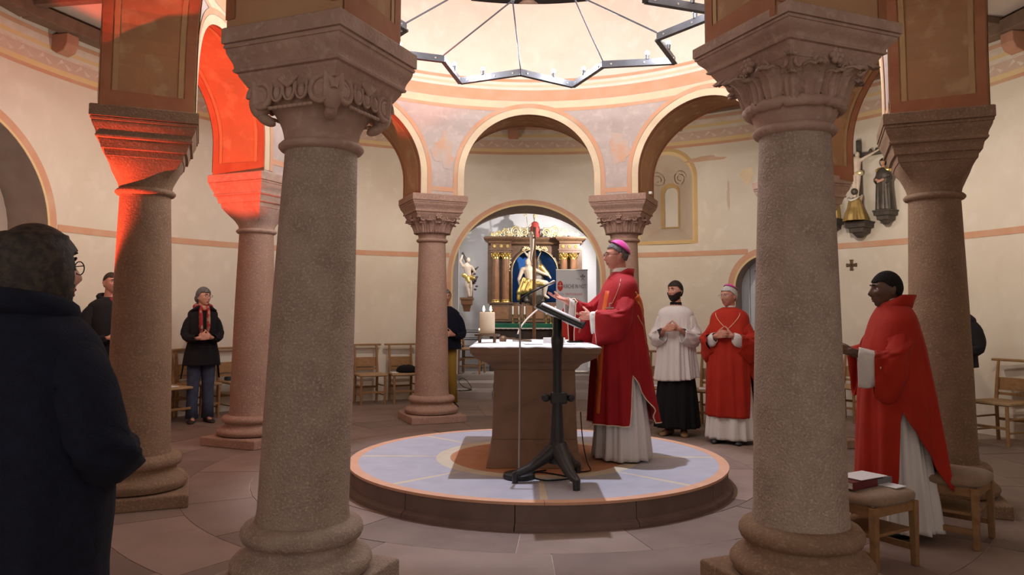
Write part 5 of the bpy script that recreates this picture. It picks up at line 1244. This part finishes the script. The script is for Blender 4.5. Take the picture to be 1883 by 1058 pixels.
wfig('kneeling_statue','kneeling gilt-robed statue with white collar at the foot of the crucifix',35.9,2.67,b_mag,.88)
def b_mary(t):
    lbr(t,.30,.24,.28)
    g=Garment([(.70,0,0,.04,.04),(.67,0,0,.09,.07),(.60,0,0,.12,.09),(.40,0,.0,.115,.09),(.0,0,0,.135,.10)],k=8,amp=.014,seed=26); cloth(g.mesh(60,36),'robe','goldd',t)
    m=MB(); shead(m,(0,.02,.79),.5,-.25,-.15); m.caps((0,0,.73),(0,0,.66),.03,.035); m.caps((-.05,.10,.49),(.0,.12,.52),.025,.02); m.caps((.05,.10,.49),(.0,.12,.52),.025,.02); remeshed(m,'body',X['ivory'],t,.008)
    m=head_mesh(.02,36,28,lambda x,y,z:not(y>.02 and z<.06)); m.xf(headM(Vector((0,.015,.785)),-.25,-.15,0,.56)); m.build('veil',X['goldp'],t,local=True,solid=.01)
wfig('mourner_statue','gilt-robed statue mostly hidden behind the nearest right column',40.0,2.74,b_mary,.81)
# ------------------------------------------------------------------ every chair copy keeps its own label
# ------------------------------------------------------------------ people
def bump(th,c,wf,wb):
    """1 at angle c, falling to 0 over wf before and wb after"""
    d=(th-c+PI)%(2*PI)-PI
    return max(0,1-(-d/wf if d<0 else d/wb))
# celebrating bishop, on the dais
arms={'L':dict(el=(-.235,.04,1.17),wr=(-.10,.29,1.20),fd=(.55,.75,.0),pn=(.7,-.5,-.2),th=(0,.2,1),curl=.75,spread=.05),
      'R':dict(el=(.25,.20,1.20),wr=(.17,.43,1.335),fd=(-.05,.9,.22),pn=(-.25,-.2,.9),th=(1,0,.2),curls=(.12,.18,.22,.30),spread=.13)}
P,body,HM,k=person('person','bishop in red chasuble and magenta skullcap, one hand raised, standing at the altar',(.70,-.50,.18),194,1.835,'skin2',arms,R(-9),R(-4),.0052)
face(P,HM,short_hair(.068,-.004,-.05),'hairg',.010,brow='hairg'); specs(P,HM)
def capmesh(HM,t,off=.022,tilt=-.55,size=.80,mt='magenta'):
    m=MB(); Mt=Matrix.Rotation(tilt,3,'X'); rings=[]
    for i in range(10):
        ph=PI/2-size*1.25*i/9
        ring=[]
        for j in range(40):
            d=Mt.inverted()@Vector((math.cos(ph)*math.cos(2*PI*j/40),math.cos(ph)*math.sin(2*PI*j/40),math.sin(ph)))
            L=d.normalized(); ring.append(head_point(math.atan2(L.y,L.x),math.asin(max(-1,min(1,L.z))),off))
        rings.append(ring)
    m.loft(rings,caps=False); m.add(rings[0],[tuple(range(40))]); m.xf(HM); m.build('skullcap',X[mt],t,local=True,smooth=180,solid=.004)
capmesh(HM,P)
al_=Garment([(1.30,0,0,.17,.11),(.9,0,0,.20,.15),(.4,0,-.01,.225,.195),(.015,0,-.015,.245,.22)],k=13,amp=.020,seed=5); cloth(al_.mesh(),'alb','alb',P)
hemB=lambda th:.31+.41*bump(th,PI+.02,.16,.95)**1.15
ch_=Garment([(1.575,0,-.015,.072,.072),(1.55,0,-.015,.095,.085),(1.525,0,-.015,.16,.10),(1.49,0,-.01,.205,.115),(1.42,0,0,.225,.138),(1.2,0,.0,.235,.185),(1.0,0,.0,.245,.212),(.6,0,-.01,.27,.25),(.31,0,-.02,.29,.28)],hemB,k=8,amp=.017,seed=12)
cloth(ch_.mesh(130,54),'chasuble','red',P); piping(ch_.hemline(200),P)
m=MB(); rs=[]
for z,rx,ry,cy in((1.535,.105,.10,-.02),(1.575,.098,.10,-.025),(1.60,.092,.098,-.035),(1.585,.082,.088,-.03),(1.55,.075,.08,-.02)): rs.append([(rx*math.cos(a),cy+ry*math.sin(a)+(.03 if math.sin(a)>.5 else 0)*0,z-.055*max(0,math.sin(a))) for a in[2*PI*i/40 for i in range(40)]])
m.loft(rs,caps=False); cloth(m,'cowl_collar','red',P,.01)
m=MB(); m.lathe([(.066,1.50),(.062,1.60),(.056,1.612)],32,(0,-.012,0),caps=False); cloth(m,'amice','alb',P)
for sd,secs,mt in(('L',[((-.06,0,1.46),.05,.02,.06),((-.14,.01,1.40),.07,.045,.12),((-.205,.03,1.29),.075,.06,.17),((-.235,.07,1.19),.08,.07,.20),((-.185,.17,1.19),.075,.06,.22),((-.125,.25,1.20),.062,.048,.25)],'red'),
                   ('R',[((.08,0,1.45),.06,.03,.10),((.19,.07,1.35),.08,.06,.20),((.235,.17,1.25),.08,.06,.32),((.215,.29,1.265),.075,.055,.44),((.185,.37,1.305),.065,.05,.50)],'red')):
    b,rg=sleeve(secs,36,.010,4 if sd=='L' else 8); cloth(b,'chasuble_drape',mt,P); piping(rg[-1]+[rg[-1][0]],P,r=.004)
b,rg=sleeve([((.24,.24,1.22),.05,.04,.10),((.20,.34,1.29),.045,.038,.15),((.175,.415,1.325),.040,.034,.19)],24,.005,2); cloth(b,'alb_sleeve','alb',P)
b,rg=sleeve([((-.18,.17,1.19),.045,.04,.08),((-.115,.27,1.20),.042,.036,.14),((-.10,.285,1.20),.04,.034,.15)],24,.005,2); cloth(b,'alb_sleeve','alb',P)
for a0,a1,t0,t1,w_,mt in((3.55,5.3,.20,.42,.030,'orphrey'),(3.50,5.3,.17,.385,.006,'gold_thread'),(3.62,5.3,.235,.47,.006,'gold_thread'),(3.5,4.9,.36,.62,.005,'gold_thread')):
    path=[(lerp(a0,a1,i/24),lerp(t0,t1,i/24)) for i in range(25)]; cloth(ch_.ribbon(path,w_),'orphrey_band',mt,P,.002)
path=[(R(112),lerp(.13,.93,i/30)) for i in range(31)]; cloth(ch_.ribbon(path,.034),'orphrey_band','orphrey',P,.002)
m=MB(); c=ch_.S(R(128),.26,.012); tg=ch_.S(R(134),.26,.012)-ch_.S(R(122),.26,.012); tg.normalize()
m.bar(c+Vector((0,0,.06)),c-Vector((0,0,.10)),.012,.006,up=tg.cross(Vector((0,0,1)))); m.bar(c-tg*.045+Vector((0,0,.02)),c+tg*.045+Vector((0,0,.02)),.012,.006,up=tg.cross(Vector((0,0,1))))
pc=m.build('pectoral_cross',X['steel'],P,local=True,bevel=.002)
m=MB(); m.tube([ch_.S(R(150),.05,.006),ch_.S(R(146),.10,.006),ch_.S(R(140),.16,.006),ch_.S(R(132),.21,.006),c+Vector((0,0,.06))],.0022,5); m.build('chain',X['goldp'],pc,local=True)
shoes(P,((-.085,-.02),(.085,-.02)),'shoeb')
# altar server
cl={'L':dict(fd=(.80,.30,.18),pn=(.25,-.9,-.1),th=(0,0,1),curl=.42,spread=.03),
    'R':dict(fd=(-.80,.30,.16),pn=(-.25,-.9,-.1),th=(0,0,1),curl=.55,spread=.03)}
def clasp(el,w,z,dz=0): 
    return {'L':dict(cl['L'],el=(-el,.03,z-.13+dz),wr=(-w-.012,.205,z)),'R':dict(cl['R'],el=(el,.03,z-.13+dz),wr=(w+.012,.235,z-.006))}
P,body,HM,k=person('person','bearded altar server in white surplice over black cassock with folded hands',(1.70,1.92,0),246,1.785,'skin',clasp(.235,.065,1.23),R(-24),0,.0058)
def beardf(x,y,z): return y>-.012 and z<-.046+.9*max(0,abs(x)-.034) and z<.0 and not((x/.019)**2+((z+.063)/.0065)**2<1) and z>-.125
face(P,HM,short_hair(.060,-.01,-.06),'hairb',.014,beardf)
cs_=Garment([(1.2,0,0,.17,.12),(.8,0,0,.19,.15),(.4,0,0,.225,.19),(.09,0,0,.245,.22)],k=12,amp=.014,seed=8); cloth(cs_.mesh(),'cassock','bcloth',P)
m=MB(); m.lathe([(.085,1.44),(.068,1.485),(.064,1.535),(.060,1.538)],32,(0,-.012,0),caps=False); cloth(m,'cassock_collar','bcloth',P)
su=Garment([(1.495,0,-.01,.095,.08),(1.48,0,-.01,.13,.09),(1.455,0,0,.18,.10),(1.41,0,.0,.205,.115),(1.15,0,0,.208,.145),(.9,0,0,.225,.17),(.65,0,0,.255,.20)],lambda th:.655-.03*math.sin(th+.6),k=10,amp=.012,seed=3,pleat=.030); cloth(su.mesh(140,50),'surplice','surplice',P)
for sx in(-1,1):
    b,rg=sleeve([((sx*.08,0,1.42),.06,.03,.07),((sx*.175,.0,1.365),.065,.045,.09),((sx*.215,.01,1.22),.068,.05,.11),((sx*.235,.045,1.13),.075,.06,.12),((sx*.18,.12,1.15),.075,.055,.13),((sx*.115,.19,1.195),.065,.048,.12)],32,.012,5+sx); cloth(b,'surplice_sleeve','surplice',P)
shoes(P,((-.09,.04),(.09,.04)),'shoet',(.25,-.25))
# elderly bishop
P,body,HM,k=person('person','elderly white-haired bishop in orange-red chasuble with glasses and clasped hands',(2.19,1.42,0),238,1.715,'skin2',clasp(.24,.07,1.17),R(-25),R(-3),.0058)
face(P,HM,short_hair(.064,-.012,-.06),'hairw',.012,brow='hairw'); specs(P,HM,'steel',.023)
capmesh(HM,P,.022,-.35,.62,'magenta')
a_=Garment([(1.2,0,0,.17,.12),(.8,0,0,.20,.15),(.4,0,0,.23,.19),(.045,0,0,.255,.22)],k=14,amp=.018,seed=2); cloth(a_.mesh(),'alb','alb',P)
hem2=lambda th:.285+.62*bump(th,PI-.05,.22,.35)**.8*0+.50*max(bump(th,PI-.25,.16,.8)**.8,bump(th,0+.1,.6,.3)*.0)
cg=Garment([(1.475,0,-.015,.072,.072),(1.46,0,-.01,.105,.085),(1.435,0,0,.165,.10),(1.39,0,.0,.205,.12),(1.2,0,.01,.228,.17),(.9,0,.015,.245,.20),(.6,0,.01,.255,.21),(.28,0,.0,.265,.22)],hem2,k=8,amp=.015,seed=21); cloth(cg.mesh(130,50),'chasuble','redor',P)
m=MB(); m.lathe([(.066,1.42),(.064,1.485),(.058,1.495)],32,(0,-.01,0),caps=False); cloth(m,'amice','alb',P)
for sx in(-1,1):
    b,rg=sleeve([((sx*.07,0,1.36),.06,.03,.10),((sx*.165,.01,1.28),.08,.055,.18),((sx*.225,.03,1.16),.085,.06,.24),((sx*.235,.08,1.10),.085,.065,.26),((sx*.185,.15,1.12),.075,.055,.20),((sx*.15,.19,1.14),.065,.048,.15)],32,.013,9+sx); cloth(b,'chasuble_drape','redor',P)
    b,rg=sleeve([((sx*.18,.14,1.12),.045,.04,.09),((sx*.125,.20,1.155),.042,.038,.10),((sx*.10,.215,1.165),.038,.034,.07)],24,.005,2); cloth(b,'alb_sleeve','alb',P)
piping([cg.S(R(lerp(135,95,i/10)),lerp(.05,.20,i/10),.006) for i in range(11)],P,'chain','goldp',.0025); piping([cg.S(R(lerp(50,95,i/10)),lerp(.05,.20,i/10),.006) for i in range(11)],P,'chain','goldp',.0025)
shoes(P,((-.09,.06),(.10,.06)),'shoeb',(.3,-.2))
# priest at right
arms={'L':dict(el=(-.24,.03,1.07),wr=(-.18,.29,1.165),fd=(.05,.9,.25),pn=(.55,.1,-.55),th=(.5,.1,.75),curls=(.10,.14,.16,.2),spread=.20),
      'R':dict(el=(.24,.05,1.10),wr=(.20,.28,1.17),fd=(.05,.9,.25),pn=(-.8,.0,-.3),th=(-.3,.1,.9),curls=(.12,.15,.16,.2),spread=.16)}
P,body,HM,k=person('person','priest with short black hair in orange-red chasuble, arms outstretched, beside the stools',(2.25,-2.04,0),172,1.68,'skind',arms,R(4),R(-3),.0052)
face(P,HM,short_hair(.056,-.002,-.050),'hairk',.010,brow='hairk',thick=.010,lips='skind')
a_=Garment([(1.2,0,0,.17,.11),(.8,0,0,.20,.14),(.4,0,-.01,.22,.18),(.06,0,-.02,.235,.21)],k=12,amp=.02,seed=4); cloth(a_.mesh(),'alb','alb',P)
hem3=lambda th:.33+.49*bump(th,PI-.22,.14,.95)**1.05
cg=Garment([(1.47,0,-.02,.08,.08),(1.45,0,-.02,.115,.095),(1.42,0,-.02,.17,.105),(1.37,0,-.015,.21,.125),(1.2,0,-.01,.232,.175),(.9,0,-.02,.245,.22),(.6,0,-.03,.26,.25),(.32,0,-.04,.27,.275)],hem3,k=8,amp=.016,seed=31); cloth(cg.mesh(130,54),'chasuble','redor',P)
m=MB(); rs=[]
for z,rx,ry,cy in((1.445,.115,.115,-.02),(1.49,.110,.120,-.03),(1.525,.106,.122,-.045),(1.52,.085,.095,-.04),(1.47,.08,.085,-.02)): rs.append([(rx*.92*math.cos(a),cy+ry*.92*math.sin(a),z-.06*max(0,math.sin(a))) for a in[2*PI*i/40 for i in range(40)]])
m.loft(rs,caps=False); cloth(m,'cowl_collar','redor',P,.010)
m=MB(); m.lathe([(.068,1.42),(.064,1.50),(.058,1.505)],32,(0,-.015,0),caps=False); cloth(m,'amice','alb',P)
b,rg=sleeve([((-.06,0,1.36),.05,.02,.08),((-.14,.0,1.31),.07,.045,.15),((-.205,.02,1.21),.075,.055,.22),((-.235,.06,1.13),.078,.06,.27),((-.215,.12,1.12),.075,.052,.28),((-.205,.18,1.13),.068,.048,.24)],36,.012,14); cloth(b,'chasuble_drape','redor',P)
b,rg=sleeve([((.06,0,1.36),.05,.02,.08),((.17,.03,1.28),.075,.05,.18),((.23,.08,1.15),.08,.06,.25),((.215,.18,1.13),.075,.05,.28)],36,.012,15); cloth(b,'chasuble_drape','redor',P)
b,rg=sleeve([((-.22,.12,1.11),.055,.045,.14),((-.20,.21,1.14),.05,.042,.20),((-.187,.265,1.155),.048,.040,.21)],24,.006,2); cloth(b,'alb_sleeve','alb',P)
shoes(P,((-.09,0),(.09,.05)),'shoeb')
# woman with the scarf
P,body,HM,k=person('person','woman in black coat, jeans and patterned red scarf standing at the left wall',(-4.22,2.76,0),-58,1.715,'skin',clasp(.215,.06,1.08,.09),R(28),0,.007)
face(P,HM,short_hair(.058,-.03,-.09),'hairg',.016,brow='hairbr'); specs(P,HM,'glassfr',.022)
m=MB(); m.ell((0,-.10,-.02),(.055,.045,.06),16,10); m.xf(HM); m.build('hair_bun',X['hairg'],P,local=True,smooth=180)
co=Garment([(1.46,0,-.01,.08,.075),(1.435,0,-.01,.14,.09),(1.395,0,0,.18,.10),(1.2,0,.01,.178,.125),(1.0,0,.01,.17,.125),(.85,0,.01,.205,.15),(.72,0,.01,.22,.16)],k=6,amp=.008,seed=3); cloth(co.mesh(90,40),'coat','coat',P)
for sx in(-1,1):
    b,rg=sleeve([((sx*.09,0,1.37),.06,.035,.06),((sx*.175,.0,1.28),.055,.05,.055),((sx*.215,.02,1.11),.053,.053,.053),((sx*.16,.12,1.055),.05,.046,.046),((sx*.095,.20,1.075),.045,.042,.042)],24,.006,3); cloth(b,'coat_sleeve','coat',P)
    m=MB(); m.caps((sx*.07,.10,1.46),(sx*.145,.07,1.42),.028,.012,8); m.build('coat_lapel',X['coat'],P,local=True,smooth=180)
    m=MB(); m.tube([(sx*.08,0,.86),(sx*.085,.005,.60),(sx*.09,.0,.45),(sx*.095,-.005,.25),(sx*.095,0,.05)],[.095,.085,.072,.068,.078],18); m.build('trouser_leg',X['jeans'],P,local=True,smooth=180)
    m=MB(); m.bar((sx*.2,-.03,.80),(sx*.23,-.05,.55),.03,.006); m.build('coat_belt_end',X['coat'],P,local=True)
m=MB(); ring=[]
for i in range(25):
    a=2*PI*i/24; ring.append((.085*math.cos(a),.0+.085*math.sin(a),1.465-.02*math.sin(a)))
m.tube(ring,.040,10,caps=False); sc_=m.build('scarf',X['scarf'],P,local=True,smooth=180)
for sx in(-1,1):
    m=MB(); m.tube([(sx*.05,.085,1.46),(sx*.045,.135,1.35),(sx*.045,.155,1.22),(sx*.035,.165,1.13)],[.038,.048,.050,.045],12,flat=.5); m.build('scarf_end',X['scarf'],sc_,local=True,smooth=180)
shoes(P,((-.095,.02),(.095,.02)),'shoeg',(.2,-.2))
# man behind the left column
P,body,HM,k=person('person','man in dark jacket and red shirt half hidden behind the far left column',(-4.78,1.55,0),-38,1.845,'skin2',clasp(.28,.08,1.12,.08),R(2),0,.008)
face(P,HM,short_hair(.060,.0,-.05),'hairbr',.007,brow='hairbr')
co=Garment([(1.565,0,-.01,.08,.08),(1.53,0,-.01,.15,.11),(1.48,0,0,.22,.13),(1.3,0,.01,.235,.16),(1.0,0,.01,.225,.16),(.84,0,.01,.23,.165)],k=5,amp=.006,seed=9); cloth(co.mesh(90,40),'jacket','coat',P)
m=MB(); m.lathe([(.066,1.50),(.064,1.565)],24,(0,.005,0),caps=False); m.tube([(0,.075,1.55),(0,.115,1.47),(0,.155,1.36)],[.04,.035,.02],10,flat=.5); cloth(m,'shirt','shirtred',P)
m=MB(); rg=[(.10*math.cos(a),-.03+.085*math.sin(a),1.56-.03*math.sin(a)) for a in[PI*.9+1.3*PI*i/20 for i in range(21)]]; m.tube(rg,.028,8); cloth(m,'jacket_hood','coat',P)
for sx in(-1,1):
    b,rg=sleeve([((sx*.13,0,1.48),.085,.05,.09),((sx*.235,.0,1.36),.075,.07,.075),((sx*.275,.03,1.13),.068,.065,.068),((sx*.18,.15,1.07),.062,.055,.055),((sx*.105,.215,1.11),.05,.045,.045)],24,.005,3); cloth(b,'jacket_sleeve','coat',P)
    m=MB(); m.tube([(sx*.09,0,.9),(sx*.095,.005,.5),(sx*.1,0,.06)],[.10,.08,.08],16); m.build('trouser_leg',X['bcloth'],P,local=True,smooth=180)
shoes(P,((-.1,.02),(.1,.02)),'shoeb')
# person behind the back left column
P,body,HM,k=person('person','person in dark coat and mustard trousers mostly hidden by the column left of the apse',(-1.24,4.42,0),-75,1.76,'skin',clasp(.25,.07,1.08,.08),R(5),0,.009)
face(P,HM,short_hair(.06,0,-.05),'hairg',.010,brow='hairg'); specs(P,HM)
co=Garment([(1.50,0,-.01,.085,.085),(1.46,0,-.01,.15,.11),(1.41,0,0,.21,.125),(1.2,0,.01,.225,.15),(1.0,0,.01,.23,.16),(.86,0,.01,.235,.17)],k=5,amp=.006,seed=19); cloth(co.mesh(90,40),'coat','navy',P)
for sx in(-1,1):
    b,rg=sleeve([((sx*.12,0,1.41),.08,.05,.08),((sx*.225,.0,1.28),.07,.06,.07),((sx*.26,.03,1.08),.065,.06,.06),((sx*.17,.14,1.04),.058,.05,.05),((sx*.10,.215,1.07),.05,.045,.045)],24,.005,3); cloth(b,'coat_sleeve','navy',P)
    m=MB(); m.tube([(sx*.085,0,.92),(sx*.1,.005,.5),(sx*.13,0,.06)],[.095,.075,.07],16); m.build('trouser_leg',X['mustard'],P,local=True,smooth=180)
shoes(P,((-.13,.02),(.13,.02)),'shoeb')
# person behind the far right column
P,body,HM,k=person('person','person in a black jacket mostly hidden behind the far right column',(4.62,1.32,0),-150,1.70,'skin',clasp(.26,.07,1.05,.08),0,0,.009)
face(P,HM,short_hair(.06,0,-.05),'hairbr',.010)
co=Garment([(1.44,0,-.01,.085,.085),(1.41,0,-.01,.15,.11),(1.36,0,0,.215,.13),(1.15,0,.01,.23,.155),(.95,0,.01,.22,.155),(.84,0,.01,.225,.16)],k=5,amp=.006,seed=29); cloth(co.mesh(90,40),'jacket','coat',P)
for sx in(-1,1):
    b,rg=sleeve([((sx*.12,0,1.36),.08,.05,.08),((sx*.235,.0,1.23),.07,.06,.07),((sx*.27,.03,1.03),.065,.06,.06),((sx*.17,.14,1.0),.058,.05,.05),((sx*.10,.215,1.04),.05,.045,.045)],24,.005,3); cloth(b,'jacket_sleeve','coat',P)
    m=MB(); m.tube([(sx*.085,0,.9),(sx*.09,.005,.5),(sx*.1,0,.06)],[.095,.075,.07],16); m.build('trouser_leg',X['bcloth'],P,local=True,smooth=180)
shoes(P,((-.1,.02),(.1,.02)),'shoeb')
# foreground woman, seen from behind
arms={'L':dict(el=(-.27,.02,1.04),wr=(-.08,.22,1.02),fd=(.8,.3,0),pn=(.3,-.8,0),th=(0,0,1),curl=.4),
      'R':dict(el=(.275,.02,1.0),wr=(.08,.22,1.0),fd=(-.8,.3,0),pn=(-.3,-.8,0),th=(0,0,1),curl=.4)}
P,body,HM,k=person('person','foreground woman in dark navy coat with chin-length dark hair, seen from behind at left',(-1.55,-4.86,0),68,1.63,'skin',arms,R(-12),R(4),.007)
face(P,HM,None,eyes=True); specs(P,HM,'glassfr',.024,.096)
def bob(x,y,z): return not(y>.035 and abs(x)<.062+.0*z and z<.055) and not (y>.06 and z<.05)
m=head_mesh(.022,84,64,bob); 
m.xf(HM); o=m.build('hair',X['hairbr'],P,local=True); weld(o); fin(o.data,180)
sm=o.modifiers.new('solid','SOLIDIFY'); sm.thickness=.02; sm.offset=-1
m=MB(); rs=[]
for z,rx,ry,cy in((.115,.06,.07,-.02),(.10,.085,.10,-.015),(.06,.108,.122,-.015),(0,.114,.126,-.02),(-.06,.114,.124,-.025),(-.11,.108,.112,-.03),(-.15,.095,.092,-.04),(-.17,.07,.06,-.045)):
    rs.append([(rx*math.cos(a)*(1+.03*math.sin(7*a+z*30)),min(cy+ry*math.sin(a),.055 if z>-.2 else 1)*(1+.02*math.sin(9*a)),z) for a in[2*PI*i/48 for i in range(48)]])
m.loft(rs); m.xf(HM); m.build('bobbed_hair',X['hairbr'],P,local=True,smooth=180)
co=Garment([(1.415,0,-.02,.10,.10),(1.39,0,-.02,.13,.12),(1.34,0,-.01,.20,.145),(1.25,0,0,.235,.165),(1.05,0,0,.255,.19),(.85,0,0,.25,.19),(.70,0,0,.235,.18),(.40,0,0,.24,.19)],k=5,amp=.008,seed=9); cloth(co.mesh(110,50),'coat','navy',P)
m=MB(); rg=[(.11*math.cos(a),-.02+.105*math.sin(a),1.41-.02*math.sin(a)) for a in[PI*.75+1.5*PI*i/24 for i in range(25)]]; m.tube(rg,.034,10); cloth(m,'coat_collar','navy',P)
for sx in(-1,1):
    b,rg=sleeve([((sx*.12,0,1.32),.09,.06,.09),((sx*.225,.0,1.20),.085,.075,.085),((sx*.275,.02,1.02),.085,.08,.08),((sx*.19,.13,.99),.075,.065,.065),((sx*.09,.21,1.01),.06,.05,.05)],28,.008,3); cloth(b,'coat_sleeve','navy',P)
    m=MB(); m.tube([(sx*.085,0,.8),(sx*.09,.005,.45),(sx*.095,0,.05)],[.12,.085,.08],16); m.build('trouser_leg',X['bcloth'],P,local=True,smooth=180)
shoes(P,((-.095,.02),(.095,.02)),'shoeb')
